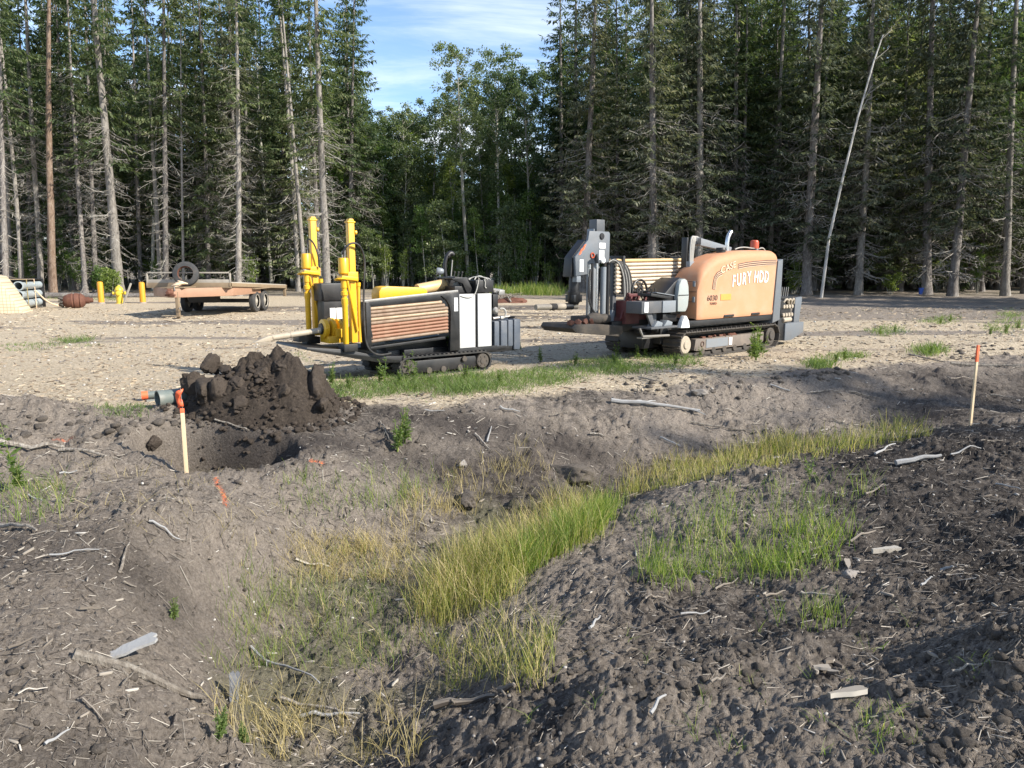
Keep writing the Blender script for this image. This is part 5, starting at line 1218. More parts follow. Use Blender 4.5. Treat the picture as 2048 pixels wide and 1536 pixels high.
def orange_rig():
    T = empty('drilling_rig', (3.2305, 13.1552, H1(4.3, 14.4) - .03), R(41))
    tag(T, 'large orange tracked drilling rig with white hand painted lettering on its hood', 'drilling rig')
    B = lambda c, d, name, mat, parent=None, **k: MB().box(c, d, **k).build(name, mat, parent or T)
    # --- tracks with steel shoes
    sm = MB(); sm.box((0, 0, 0), (.15, .38, .022), bev=.004); sm.box((-.05, 0, .022), (.022, .37, .035), bev=.004); sm.box((.03, 0, .015), (.016, .37, .02), bev=.003)
    shoe = sm.mesh('track_shoe'); shoe.materials.append(M['soilsteel'])
    for w0 in (0., 1.37):
        w1 = w0 + .38; c0, c1, z, r = -.14, 2.74, .265, .225
        mb = MB(); loop_band(mb, c0, c1, z, r - .012, r - .06, w0 + .09, w1 - .09); tk = mb.build('track', 'soilsteel', T)
        for x, zz, a in stadium(c0, c1, z, r, 46):
            o = add_obj('track_shoe', shoe, None, tk); o.location = (x, (w0 + w1) / 2, zz); o.rotation_euler = (0, a, 0)
        mb = MB(); mb.prism([(.14, .15), (.22, .13), (2.38, .13), (2.48, .17), (2.48, .35), (.18, .35)], w0 + .07, w1 - .07, .012); fr = mb.build('track_frame', 'trackframe', tk)
        mb = MB(); mb.cyl((c0, w0 + .05, z), (c0, w1 - .05, z), .165, n=24, bev=.02); mb.cyl((c0, w0 + .03, z), (c0, w0 + .06, z), .07, n=16, bev=.008); mb.build('idler_wheel', 'pipe', tk)
        mb = MB(); mb.cyl((c1, w0 + .06, z), (c1, w1 - .06, z), .165, n=24, bev=.02); mb.cyl((c1, w0 + .03, z), (c1, w0 + .07, z), .09, n=16, bev=.01)
        for k in range(12): a = k * R(30); mb.box((c1 + .18 * math.cos(a), (w0 + w1) / 2, z + .18 * math.sin(a)), (.05, .06, .05), rot=(0, -a, 0))
        mb.build('sprocket', 'soilsteel', tk)
        for x in (.4, .75, 1.1, 1.45, 1.8, 2.15): MB().cyl((x, w0 + .06, .11), (x, w1 - .06, .11), .065, n=12, bev=.01).build('roller', 'soilsteel', tk)
        if w0 == 0:
            MB().prism(rect(.5, .17, 1.2, .33), .062, .068, 0).build('frame_panel', 'lgrey', fr)
            MB().prism(rect(1.24, .18, 1.34, .32), .062, .068, 0).build('decal', 'decalwhite', fr)
            MB().ring((.38, .064, .25), (0, 1, 0), .045, .009, 16, 6).build('lifting_mark', 'decaldark', fr)
            mb = MB()
            for k in range(7): mb.box((.45 + .17 * k + .05 * (k % 2), .12, .36), (.10, .08, .04), rot=(.1 * k, .2 * (k % 3), k))
            tag(mb.build('mud', 'rust', fr), kind='stuff')
    # --- chassis
    mb = MB(); mb.box((1.2, .87, .45), (3.3, .98, .34)); mb.box((1.4, .6, .64), (2.9, 1.1, .1)); mb.box((-.75, 1.0, .62), (1.4, .7, .18)); mb.box((-.5, .8, .35), (.5, .5, .3)); mb.build('chassis', 'black', T)
    # --- hood (lofted shell)
    ST = [(.17, .72, 1.10), (.175, .70, 1.30), (.24, .70, 1.47), (.36, .70, 1.62), (.54, .70, 1.745), (.78, .70, 1.835), (1.1, .70, 1.90), (1.5, .70, 1.945), (2.0, .70, 1.965), (2.5, .70, 1.97), (2.72, .70, 1.965), (2.80, .70, 1.94), (2.83, .70, 1.90)]
    W0, W1 = .05, .66; V = []; n = 0
    for i, (s, zb, zt) in enumerate(ST):
        inset = .09 if i == 0 else (.03 if i == 1 else 0.); a, b = W0 + inset, W1 - inset
        sh = .17 if i > 2 else .1       # rounded shoulder
        pr = [(a, zb), (a - (.012 if i > 1 else 0), zb + .05), (a, zb + .10)]
        for k in range(7):
            q = k / 6 * math.pi / 2; pr.append((a + sh * (1 - math.cos(q)), zt - sh * .95 + sh * .95 * math.sin(q)))
        for k in range(7):
            q = k / 6 * math.pi / 2; pr.append((b - sh * (1 - math.sin(q)), zt - sh * .95 + sh * .95 * math.cos(q)))
        pr += [(b, zb + .1), (b, zb)]
        lean = lambda zz: (s + (-.10 * (1.9 - zz) / 1.2 if i >= len(ST) - 3 else 0.))
        V += [(lean(zz), w, zz) for w, zz in pr]; n = len(pr)
    F = []
    for i in range(len(ST) - 1):
        for k in range(n - 1): F.append((i * n + k, i * n + k + 1, (i + 1) * n + k + 1, (i + 1) * n + k))
    F.append(tuple(range(n))[::-1]); F.append(tuple((len(ST) - 1) * n + k for k in range(n)))
    mb = MB(); mb.add(V, F); hood = mb.build('hood', 'orange', T)
    bm = bmesh.new(); bm.from_mesh(hood.data); bmesh.ops.recalc_face_normals(bm, faces=bm.faces); bm.to_mesh(hood.data); bm.free()
    sb = hood.modifiers.new('bevel', 'BEVEL'); sb.width = .02; sb.segments = 2; sb.limit_method = 'ANGLE'; sb.angle_limit = R(50)
    for s0, s1 in ((.99, 1.31), (1.93, 2.22)): MB().box(((s0 + s1) / 2, .04, .735), (s1 - s0, .03, .045)).build('handle', 'black', hood)
    for z in (1.02, 1.2, 1.38): B((.165, .3, z), (.008, .42, .008), 'seam', 'decaldark', hood, bev=0)
    for z in (1.06, 1.34): B((.16, .14, z), (.02, .05, .10), 'latch', 'lgrey', hood)
    # stripes: three bands, dark edged pale
    fw = .034
    def ribbon(pts, mat, w, wd):
        mb = MB(); P = [Vector((a, w, b)) for a, b in pts]; o = 0
        for i, p in enumerate(P):
            d = (P[min(i + 1, len(P) - 1)] - P[max(i - 1, 0)]).normalized(); nn = Vector((-d.z, 0, d.x))
            mb.v += [tuple(p + nn * wd / 2), tuple(p - nn * wd / 2)]
        mb.f += [(2 * i, 2 * i + 1, 2 * i + 3, 2 * i + 2) for i in range(len(P) - 1)]; return mb.build('stripe', mat, hood)
    def curve(off, lo):
        base = [(.60, 1.24), (.615, 1.36), (.65, 1.47), (.73, 1.54), (.86, 1.58)] if lo else [(1.40, 1.69), (1.7, 1.725), (2.0, 1.745), (2.4, 1.765), (2.77, 1.77)]
        out = []
        for i, p in enumerate(base):
            a, b = base[max(i - 1, 0)], base[min(i + 1, len(base) - 1)]; d = Vector((b[0] - a[0], b[1] - a[1])).normalized(); out.append((p[0] + d.y * off, p[1] - d.x * off))
        return out
    for k in range(3):
        for lo in (True, False):
            ribbon(curve(.036 * k, lo), 'decaldark', W0 - .007, .02); ribbon(curve(.036 * k + .014, lo), 'decalpale', W0 - .009, .009)
    rx = (R(90), 0, 0)
    text_obj('CASE', .17, 'decaldark', hood, (.835, W0 - .006, 1.515), Euler((R(90), R(-14), 0)), 'lettering', .004, .001, .1, 1.28)
    text_obj('CASE', .17, 'decalpale', hood, (.838, W0 - .009, 1.518), Euler((R(90), R(-14), 0)), 'lettering', .0, .001, .1, 1.28)
    xx = 1.22
    for ch, dz, rot, wd in (('F', -.04, 3, .15), ('U', -.02, -3, .185), ('R', 0, 2, .18), ('Y', .02, -4, .165), (' ', 0, 0, .06), ('H', .035, 3, .19), ('D', .03, -2, .18), ('D', .03, 3, .18)):
        if ch != ' ': text_obj(ch, .32, 'decalwhite', hood, (xx, W0 - .009, 1.315 + dz), Euler((R(90), R(rot), 0)), 'lettering', .002, .002, 0, .70)
        xx += wd
    text_obj('6030', .14, 'decaldark', hood, (.44, W0 - .007, 1.035), rx, 'lettering', .0, .002, 0, 1.18); text_obj('TURBO', .06, 'decaldark', hood, (.53, W0 - .007, .96), rx, 'lettering', 0, .002, 0, 1.1)
    MB().prism(rect(.87, 1.03, 1.21, 1.145), W0 - .008, W0 + .004, 0).build('decal', 'decalorange', hood)
    # --- on the hood: crane arm, exhaust, cap, beacon
    mb = MB(); mb.prism([(.62, 2.19), (.64, 2.05), (1.75, 1.93), (1.78, 2.02)], .44, .56, .008); arm = mb.build('crane_arm', 'lgrey', T); MB().box((.69, .5, 2.11), (.1, .14, .12)).build('arm_head', 'black', arm)
    for dx, rr in ((0, .018), (.05, .016), (.09, .016), (.13, .014)): MB().tube(bez((.62 + dx, .47, 2.12), (.5 + dx, .46, 2.28), (.42 + dx, .46, 2.2), (.46 + dx * .6, .46, 1.62), 12), rr, 8).build('hydraulic_hose', 'cable', arm)
    B((.42, .55, 1.85), (.06, .12, .65), 'crane_post', 'black'); B((.5, .46, 1.66), (.22, .1, .16), 'hose_clamp', 'lgrey')
    mb = MB(); mb.tube(bez((1.62, .45, 1.94), (1.62, .45, 2.12), (1.6, .45, 2.2), (1.74, .45, 2.32), 9), .042, 12); mb.build('exhaust_pipe', 'chrome', T)
    MB().lathe((1.2, .3, 1.86), (1.2, .3, 2.0), [(0, .085), (.7, .085), (.72, .1), (1, .09)], 18).build('air_intake_cap', 'black', T)
    mb = MB(); mb.lathe((2.35, .3, 1.96), (2.35, .3, 2.0), [(0, .11), (1, .1)], 18); bc = mb.build('beacon_base', 'black', T)
    MB().lathe((2.35, .3, 2.0), (2.35, .3, 2.165), [(0, .085), (.75, .085), (.92, .075), (1, .05)], 20).build('beacon_lens', 'red', bc)
    MB().tube(bez((1.75, .35, 1.98), (2.0, .35, 2.06), (2.2, .3, 2.0), (2.3, .25, 2.0), 8), .012, 6).build('cable', 'cable', T); MB().tube(bez((2.4, .25, 1.98), (2.5, .22, 2.05), (2.6, .22, 2.0), (2.62, .22, 1.96), 8), .012, 6).build('cable', 'cable', T)
    # --- rear
    mb = MB(); mb.prism([(2.70, .52), (2.98, .58), (2.98, 1.80), (2.80, 1.76)], .02, .66, .012); mb.build('rear_panel', 'mastgrey', T)
    mb = MB(); mb.prism([(3.22, .13), (3.5, .13), (3.98, .27), (3.98, .49), (3.22, .49)], .02, .62, .015); mb.build('rear_tray', 'mastgrey', T)
    B((3.1, .4, .38), (.25, .7, .45), 'rear_bumper', 'black'); MB().prism([(3.70, .49), (3.92, .49), (3.95, .7), (4.0, .95), (3.98, 1.02), (3.72, 1.0)], .1, .16, .01).build('rear_shield', 'mastgrey', T)
    mb = MB(); mb.box((3.35, .3, .74), (.4, .4, .45), bev=.03); mb.cyl((3.1, .06, .88), (3.1, .3, .88), .10, n=16, bev=.02); mb.build('mud_pump', 'black', T)
    mb = MB()
    for i in range(4):
        for j in range(2): mb.cyl((3.22 + .11 * i, .06, .66 + .17 * j), (3.22 + .11 * i, .12, .66 + .17 * j), .042, n=12, bev=.008)
    for i in range(3): mb.tube(bez((3.2 + .15 * i, .08, .92), (3.25 + .15 * i, .05, 1.02), (3.35 + .12 * i, .05, 1.0), (3.4 + .1 * i, .08, .88), 8), .022, 8)
    mb.cyl((3.14, .05, .56), (3.5, .08, .56), .05, n=12, bev=.01); mb.build('pump_fittings', 'pipe', T)
    B((3.45, .3, 1.0), (.5, .3, .06), 'pump_cover', 'black')
    for i in range(6): MB().tube([(3.38 + .085 * i, .34, .98), (3.41 + .085 * i, .34, 1.22)], .008, 6).build('marker_rod', 'steel', T)
    # --- rod rack on the far side
    mb = MB()
    for s in (-1.12, .75): mb.box((s, .9, 1.5), (.05, .44, .66))
    mb.box((-.2, .9, 1.2), (2.0, .4, .04)); rack = mb.build('rod_rack', 'black', T)
    mb = MB(); mb.lathe((0, 0, 0), (2.4, 0, 0), [(0, .02), (.004, .032), (.03, .034), (.035, .029), (.96, .029), (.965, .035), (.99, .034), (1, .02)], 14); rods = {}
    for c in ('rodgold', 'rodcream', 'rodtan'):
        me = mb.mesh('drill_rod'); me.materials.append(M[c]); rods[c] = me
    for k in range(9):
        for j in range(4):
            o = add_obj('drill_rod', rods['rodgold' if k == 0 else ('rodtan' if k == 1 and j else 'rodcream')], None, rack); o.location = (-1.28, .74 + .075 * j, 1.745 - .0665 * k); o.rotation_euler = (0, R(-.9), 0)
    # --- thrust frame in maroon
    mb = MB(); mb.box((-.65, .55, 1.16), (1.0, .05, .05)); mb.box((-.65, .55, .98), (1.0, .05, .05))
    for s in (-1.1, -.9, -.7, -.5, -.3): mb.box((s, .55, 1.07), (.04, .05, .18), rot=(0, .3, 0))
    mb.box((-1.0, .72, .86), (.36, .3, .4)); mb.box((-.55, .8, .72), (.8, .25, .16)); mb.prism([(-1.25, .75), (-.95, .75), (-.85, 1.15), (-1.05, 1.2)], .62, .66, .005); mb.build('thrust_frame', 'maroon', T)
    mb = MB(); mb.ring((-.72, .66, 1.22), (0, 1, 0), .2, .02, 24, 8); mb.ring((-.72, .66, 1.22), (0, 1, 0), .07, .02, 14, 6)
    for k in range(6): a = R(60 * k); mb.tube([(-.72, .66, 1.22), (-.72 + .2 * math.cos(a), .66, 1.22 + .2 * math.sin(a))], .012, 5)
    mb.build('chain_wheel', 'black', T)
    # --- front mast / stake-down tower
    mb = MB(); mb.box((-1.62, .95, 1.45), (.16, .16, 1.65), bev=.012); tw = mb.build('mast', 'lgrey', T)
    B((-1.57, .92, 2.3), (.2, .18, .26), 'mast_cap', 'grey', tw, bev=.012)
    mb = MB(); mb.prism([(-1.9, 2.23), (-1.42, 2.23), (-1.39, 2.2), (-1.4, 1.72), (-1.66, 1.70), (-1.70, 1.86), (-1.94, 1.72), (-1.93, 1.52), (-2.21, 1.49), (-2.23, 1.80), (-2.1, 1.92), (-1.93, 2.08)], .78, .83, .008); hd = mb.build('head_plate', 'mastgrey', tw)
    MB().prism([(-2.24, 1.80), (-2.10, 1.93), (-1.93, 2.09), (-1.88, 2.06), (-2.2, 1.76), (-2.2, 1.48), (-2.28, 1.48)], .84, 1.02, .006).build('head_cover', 'black', hd)
    for a, b, mt, d in ((-1.66, 1.76, 'decalwhite', (.12, .16)), (-1.66, 1.95, 'decalwhite', (.15, .09)), (-2.13, 1.56, 'decalwhite', (.09, .2))): MB().prism(rect(a, b, a + d[0], b + d[1]), .772, .778, 0).build('warning_label', mt, hd)
    for k in range(2): MB().prism([(-2.16 + .07 * k, 1.83 + .07 * k), (-2.11 + .07 * k, 1.85 + .07 * k), (-2.05 + .07 * k, 1.95 + .065 * k), (-2.10 + .07 * k, 1.93 + .065 * k)], .770, .777, 0).build('warning_stripe', 'flag', hd)
    MB().ring((-1.83, .77, 1.83), (0, 1, 0), .04, .012, 14, 6).build('shackle', 'red', hd); MB().cyl((-1.6, .76, 2.15), (-1.6, .80, 2.15), .055, n=16, bev=.008).build('pivot_pin', 'black', hd); MB().cyl((-1.58, .74, 1.75), (-1.58, .8, 1.75), .05, n=16, bev=.008).build('pivot_pin', 'decalwhite', hd)
    mb = MB(); mb.lathe((-2.08, .95, 1.02), (-2.08, .95, 1.5), [(0, .08), (.1, .11), (.45, .11), (.47, .09), (.8, .09), (1, .07)], 18); mb.box((-2.08, .95, 1.12), (.2, .2, .12)); mb.build('auger_motor', 'black', tw); B((-2.13, .84, 1.44), (.1, .1, .1), 'motor_bracket', 'lgrey', tw)
    for s, w, r, mt, z0, z1 in ((-1.84, .82, .022, 'chrome', .84, 1.68), (-1.78, .82, .026, 'black', .84, 1.7), (-1.70, .78, .02, 'chrome', .9, 1.7), (-1.52, .8, .05, 'lgrey', .82, 1.64), (-1.40, .8, .03, 'black', .7, 1.7)): MB().cyl((s, w, z0), (s, w, z1), r, n=12).build('lift_cylinder', mt, tw)
    B((-1.24, .82, 1.28), (.09, .07, 1.0), 'hose_guide', 'grey', tw); B((-1.30, .80, .72), (.08, .05, .36), 'hose_guide', 'lgrey', tw, rot=(0, R(14), 0))
    for k in range(9):
        f = k / 8; MB().tube(bez((-1.45 + .1 * f, .74, 1.72), (-1.25 + .3 * f, .70, 1.88 - .05 * f), (-1.0 + .12 * f, .66, 1.5 - .1 * f), (-1.12 + .2 * f, .7, .78 + .2 * f), 14), .013 + .004 * (k % 3), 7).build('hydraulic_hose', 'hose' if k % 3 else 'cable', T)
    for k in range(3): MB().tube(bez((-1.86, .78, 1.6), (-1.95 - .03 * k, .76, 1.1), (-1.9, .74, .75), (-1.5 + .05 * k, .74, .82), 12), .015, 7).build('hydraulic_hose', 'hose', T)
    mb = MB(); mb.prism([(-2.52, .66), (-2.46, .72), (-1.9, .70), (-1.28, .64), (-1.26, .52), (-1.36, .46), (-2.42, .58)], .55, 1.3, .01); bp = mb.build('stake_down_plate', 'soilsteel', T)
    mb = MB()
    for k in range(7): mb.box((-2.5 + .085 * k, .62 + .05 * (k % 2), .745), (.06, .08, .07), rot=(.2 * k, .3, .4 * k))
    tag(mb.build('teeth', 'rust', bp), kind='stuff')
    mb = MB(); mb.lathe((-1.95, .75, .78), (-1.45, .72, .76), [(0, .06), (.2, .10), (.5, .10), (.55, .075), (.8, .09), (1, .06)], 16); mb.box((-1.7, .95, .74), (.5, .4, .14)); mb.build('vise', 'soilsteel', T)
    mb = MB(); mb.lathe((-2.95, .95, 1.0), (-2.0, .95, .985), [(0, .045), (.5, .047), (.52, .055), (.7, .055), (.72, .047), (1, .05)], 14); dp = mb.build('drill_pipe', 'pipe', T)
    MB().cyl((-2.3, .95, .99), (-2.12, .95, .988), .058, n=14).build('pipe_collar', 'black', dp); MB().cyl((-2.62, .95, .995), (-2.5, .95, .993), .056, n=14).build('pipe_collar', 'rubber', dp)
    # --- operator station
    mb = MB(); mb.box((-1.02, .22, .97), (.75, .34, .2), bev=.012); con = mb.build('console', 'grey', T)
    MB().prism(rect(-1.34, .89, -1.24, 1.06), .035, .048, 0).build('warning_label', 'decalwhite', con); MB().prism(rect(-.86, .87, -.50, 1.07), .03, .05, .004).build('control_plate', 'lgrey', con)
    B((-.82, .25, 1.145), (.55, .3, .05), 'armrest', 'black', con, rot=(0, R(7), 0)); B((-.70, .2, 1.18), (.5, .2, .014), 'armrest_pad', 'lgrey', con, rot=(0, R(7), 0))
    for s in (-.95, -.85): MB().tube([(s, .2, 1.15), (s - .03, .2, 1.28)], .012, 6).build('joystick', 'black', con)
    mb = MB(); mb.prism([(-.38, .82), (-.10, .80), (-.02, .95), (-.0, 1.35), (-.05, 1.44), (-.14, 1.46), (-.3, 1.38), (-.62, 1.15), (-.62, 1.02), (-.42, .98)], .22, .66, .03); st = mb.build('seat_shell', 'black', T)
    # seat back seen from behind the operator's left: padded shell facing the console
    mb = MB(); mb.prism([(-.30, .86), (-.06, .85), (.0, .95), (.02, 1.12), (-.0, 1.30), (-.05, 1.41), (-.12, 1.44), (-.22, 1.42), (-.28, 1.33), (-.31, 1.12)], .13, .23, .035); mb.build('seat_back', 'seat', st)
    MB().box((-.15, .125, 1.15), (.28, .012, .012)).build('seat_seam', 'black', st)
    B((-.5, .42, .92), (.42, .42, .12), 'seat_cushion', 'black', st, bev=.04)
    mb = MB(); mb.box((-.82, .22, .62), (.72, .42, .035)); mb.box((-.86, .25, .77), (.1, .1, .28)); mb.prism([(-1.25, .95), (-1.1, .95), (-.95, .62), (-1.02, .58)], .1, .14, .004); mb.build('foot_platform', 'grey', T)
    for s in (-.95, -.68): MB().prism([(s - .12, .64), (s + .10, .64), (s + .12, .70), (s - .02, .74)], .04, .2, .008).build('pedal', 'lgrey', T)
    MB().prism([(-.33, .58), (-.06, .57), (-.10, .70), (-.17, .79), (-.22, .79), (-.29, .68)], .03, .13, .02).build('rag', 'cloth', T)
    mb = MB(); mb.tube([(-1.3, .16, .62), (-1.24, .14, .48), (-.55, .12, .46)], .022, 8); mb.box((-.9, .2, .45), (.7, .12, .025)); mb.build('step_bar', 'steel', T)
    mb = MB(); mb.cyl((-.6, .5, .55), (-.2, .5, .5), .09, n=14, bev=.01); mb.cyl((-.9, .6, .5), (-.3, .6, .45), .05, n=12); mb.box((-.3, .5, .75), (.4, .4, .15)); mb.build('drive_motor', 'black', T)
    return T
orange_rig()

# ================================================================== TRAILER
def trailer():
    fy = 24.5; T = empty('flatbed_trailer', (-10.6, fy, H1(-10.6, 27)), 0)
    tag(T, 'tan tandem axle flatbed trailer parked on its jack near the wood', 'trailer')
    W = 1.36; L = 6.0; zf, zr = 1.08, .86
    zz = lambda y: zf + (zr - zf) * y / L
    sl = math.atan((zf - zr) / L)
    n = 12; pw = 2 * W / n      # deck planks
    pm = MB(); pm.box((0, 0, 0), (pw - .012, L, .045), bev=.006); pme = pm.mesh('plank'); pme.materials.append(M['wood'])
    for k in range(n):
        o = add_obj('plank', pme, None, T); o.location = (-W + pw * (k + .5), L / 2, zz(L / 2) + .035 + .004 * (k % 3)); o.rotation_euler = (-sl, 0, 0)
    mb = MB()
    for s in (-1, 1): mb.box((s * W, L / 2, zz(L / 2) - .03), (.06, L + .1, .12), rot=(-sl, 0, 0)); mb.box((s * .55, L / 2, zz(L / 2) - .13), (.09, L, .16), rot=(-sl, 0, 0))
    mb.box((0, 0, zf - .05), (2 * W + .06, .07, .17)); mb.box((0, L, zr - .05), (2 * W + .06, .07, .2))
    for k in range(1, 7): mb.box((0, L * k / 7, zz(L * k / 7) - .06), (2 * W, .06, .08))
    mb.box((W - .05, L - .05, zr - .2), (.1, .1, .42)); mb.build('frame', 'trailer', T)
    mb = MB()      # headboard rail
    mb.box((0, .0, zf + .36), (2 * W + .05, .05, .045)); mb.box((0, .0, zf + .08), (2 * W + .05, .03, .12))
    for s in (-1, 1): mb.box((s * (W), 0, zf + .2), (.05, .05, .36))
    mb.box((.2, 0, zf + .2), (.04, .04, .34)); mb.build('headboard', 'wood', T)
    mb = MB()      # tongue: side beams to the coupler
    mb.prism([(-.1, -1.35), (.1, -1.35), (W * .98, .3), (W * .98, 3.0), (W * .82, 3.0), (W * .82, .35), (0, -1.15), (-W * .82, .35), (-W * .98, .3)], .68, .96, .01, 'xy'); mb.build('tongue', 'salmon', T)
    mb = MB(); mb.box((0, -.75, .985), (.7, .9, .03)); mb.build('tongue_plate', 'trailer', T)
    mb = MB(); mb.lathe((0, -1.6, .84), (0, -1.32, .84), [(0, .05), (.2, .075), (.6, .07), (1, .09)], 12); mb.box((0, -1.45, .92), (.06, .2, .06)); mb.box((0, -1.4, .76), (.3, .1, .05)); mb.build('coupler', 'rust', T)
    mb = MB(); mb.box((.13, -1.22, .47), (.1, .1, .78)); mb.box((.13, -1.22, .10), (.2, .2, .03)); mb.box((.13, -1.22, .06), (.08, .08, .1)); jk = mb.build('jack', 'trailer', T)
    MB().tube([(.13, -1.28, .9), (.13, -1.36, .9), (.13, -1.36, 1.05), (.3, -1.4, 1.05)], .014, 6).build('crank', 'steel', jk); MB().ring((.24, -1.28, .33), (1, 0, .3), .05, .012, 14, 6).build('chain_ring', 'steel', jk)
    for y in (2.6, 3.5):
        mb = MB(); mb.box((0, y, .40), (2 * W - .3, .1, .1)); mb.build('axle', 'black', T)
        for s in (-1, 1):
            x = s * (W - .13); w = .11
            ty = MB().lathe((x - w, y, .4), (x + w, y, .4), [(0, .24), (.02, .33), (.12, .385), (.3, .40), (.36, .395), (.38, .40), (.48, .40), (.5, .395), (.52, .40), (.62, .40), (.64, .395), (.7, .40), (.88, .385), (.98, .33), (1, .24)], 32, False).build('tyre', 'tyre', T)
            mb = MB(); e = x + s * .085; mb.lathe((x - s * .02, y, .4), (x + s * .10, y, .4), [(0, .24), (.3, .2), (.45, .19), (.5, .1), (.8, .1), (.9, .05), (1, .045)], 24); mb.ring((x + s * .10, y, .4), (1, 0, 0), .235, .015, 28, 6)
            for k in range(6): a = R(60 * k); mb.cyl((x + s * .03, y + .14 * math.cos(a), .4 + .14 * math.sin(a)), (x + s * .06, y + .14 * math.cos(a), .4 + .14 * math.sin(a)), .015, n=6)
            mb.build('rim', 'wood', ty)
    for s in (-1, 1): MB().box((s * (W + .0), 3.05, .86), (.22, 2.0, .03)).build('mudguard', 'trailer', T)
    MB().prism([(-.45, .42), (.5, .42), (.5, .72), (-.45, .72)], .9, 1.3, .02).build('storage_box', 'black', T)
    return T
trailer()
# spare tyre, rope and scrap on the tongue: things of their own
mb = MB(); mb.lathe((0, -.11, 0), (0, .11, 0), [(0, .24), (.02, .33), (.12, .385), (.3, .40), (.7, .40), (.88, .385), (.98, .33), (1, .24)], 36, False)
ty = mb.build('spare_tyre', 'tyre'); ty.location = (-10.55, 24.2, 1.40 + H1(-10.6, 27)); ty.rotation_euler = (R(-12), 0, R(14)); tag(ty, 'worn spare tyre standing on the trailer tongue', 'tyre')
MB().lathe((0, -.10, 0), (0, .10, 0), [(0, .245), (.3, .225), (.7, .225), (1, .245)], 28, False).build('rim', 'rust', ty)
mb = MB()
for k in range(4): mb.ring((.05 * k - .1, .02 * k, .03 + .03 * k), (.2 * k - .3, .1, 1), .17 - .01 * k, .022, 20, 6)
o = mb.build('coiled_strap', M['straw'] if False else 'decalpale'); o.location = (-10.55, 23.75, 1.02 + H1(-10.6, 27)); tag(o, 'pale coil of strap lying on the trailer tongue', 'strap')

# ================================================================== SMALL THINGS
def bollard(px, Y, label, h=.98):
    x, y = at(px, Y); T = empty('bollard', (x, y, H1(x, y))); tag(T, label, 'bollard', None)
    MB().lathe((0, 0, -.1), (0, 0, h), [(0, .125), (.93, .125), (.97, .115), (.99, .08), (1, .03)], 20).build('post', 'ybollard', T)
    MB().lathe((0, 0, -.05), (0, 0, .05), [(0, .17), (.6, .16), (1, .135)], 20).build('concrete_footing', 'pebbles', T)
M['ybollard'] = paint('orange_yellow_paint', (.66, .29, .015), .5, 0, (.4, .24, .09), .4, 4)
bollard(203, 33.4, 'orange yellow bollard post beside the rusty drill head'); bollard(286, 33.8, 'orange yellow bollard post between hydrant and trailer', .96)
def hydrant():
    x, y = at(240, 33.4); T = empty('fire_hydrant', (x, y, H1(x, y)), R(200)); tag(T, 'yellow fire hydrant with domed bonnet between two bollards', 'fire hydrant')
    M['hyd'] = paint('hydrant_yellow', (.66, .47, .04), .4, 0, (.4, .3, .12), .4, 5)
    MB().lathe((0, 0, -.1), (0, 0, .58), [(0, .2), (.16, .2), (.17, .14), (.8, .14), (.82, .19), (.9, .19), (.92, .15), (1, .15)], 20).build('barrel', 'hyd', T)
    MB().lathe((0, 0, .57), (0, 0, .82), [(0, .17), (.1, .18), (.5, .15), (.75, .09), (.8, .05), (1, .05)], 20).build('bonnet', 'hyd', T)
    for d in ((1, 0), (-1, 0), (0, 1)):
        r = .075 if d[0] else .1; MB().lathe((d[0] * .1, d[1] * .1, .46), (d[0] * .28, d[1] * .28, .46), [(0, r * .8), (.4, r * .8), (.45, r), (.9, r), (1, r * .6)], 14).build('outlet_cap', 'hyd', T)
hydrant()
x, y = at(256, 33.2); o = MB().box((0, 0, .45), (.07, .05, 1.0), rot=(0, R(24), 0)).build('board', 'wood'); o.location = (x, y, H1(x, y)); tag(o, 'pale board leaning askew beside the yellow hydrant', 'board')
def log(px0, px1, Y, r, label):
    a = at(px0, Y); b = at(px1, Y + .8); mb = MB(); n = 9; pts = [(a[0] + (b[0] - a[0]) * i / n, a[1] + (b[1] - a[1]) * i / n + .1 * math.sin(i), H1(a[0], a[1]) + r * .8) for i in range(n + 1)]; o0 = Vector(pts[0])
    mb.tube([tuple(Vector(p) - o0) for p in pts], r, 10, r * .7); mb.tube([(2, 0, .1), (2.2, .2, .6)], .04, 6, .02)
    o = mb.build('fallen_log', 'bark', None, tuple(o0)); tag(o, label, 'log')
log(82, 175, 37.5, .17, 'fallen grey log lying behind the rusty drill head'); log(150, 355, 38.2, .14, 'long fallen log behind the hydrant and bollards')
# rusty reamer lying on the gravel
x, y = at(150, 29.6); T = empty('reamer', (x, y, H1(x, y)), R(22)); tag(T, 'rusty brown barrel shaped drill reamer lying on the gravel', 'reamer')
MB().lathe((-.42, 0, .27), (.4, 0, .3), [(0, .12), (.1, .22), (.3, .29), (.45, .31), (.5, .28), (.55, .31), (.7, .3), (.75, .27), (.8, .3), (.95, .2), (1, .12)], 22).build('barrel', 'rust', T)
MB().lathe((.38, 0, .3), (.66, 0, .31), [(0, .13), (.5, .14), (.55, .10), (1, .09)], 16).build('shaft', 'rust', T)
for k in range(8):
    a = R(45 * k); MB().box((-.45, .18 * math.cos(a), .27 + .18 * math.sin(a)), (.16, .07, .09), rot=(a, .4, 0)).build('cutting_tooth', 'soilsteel', T)
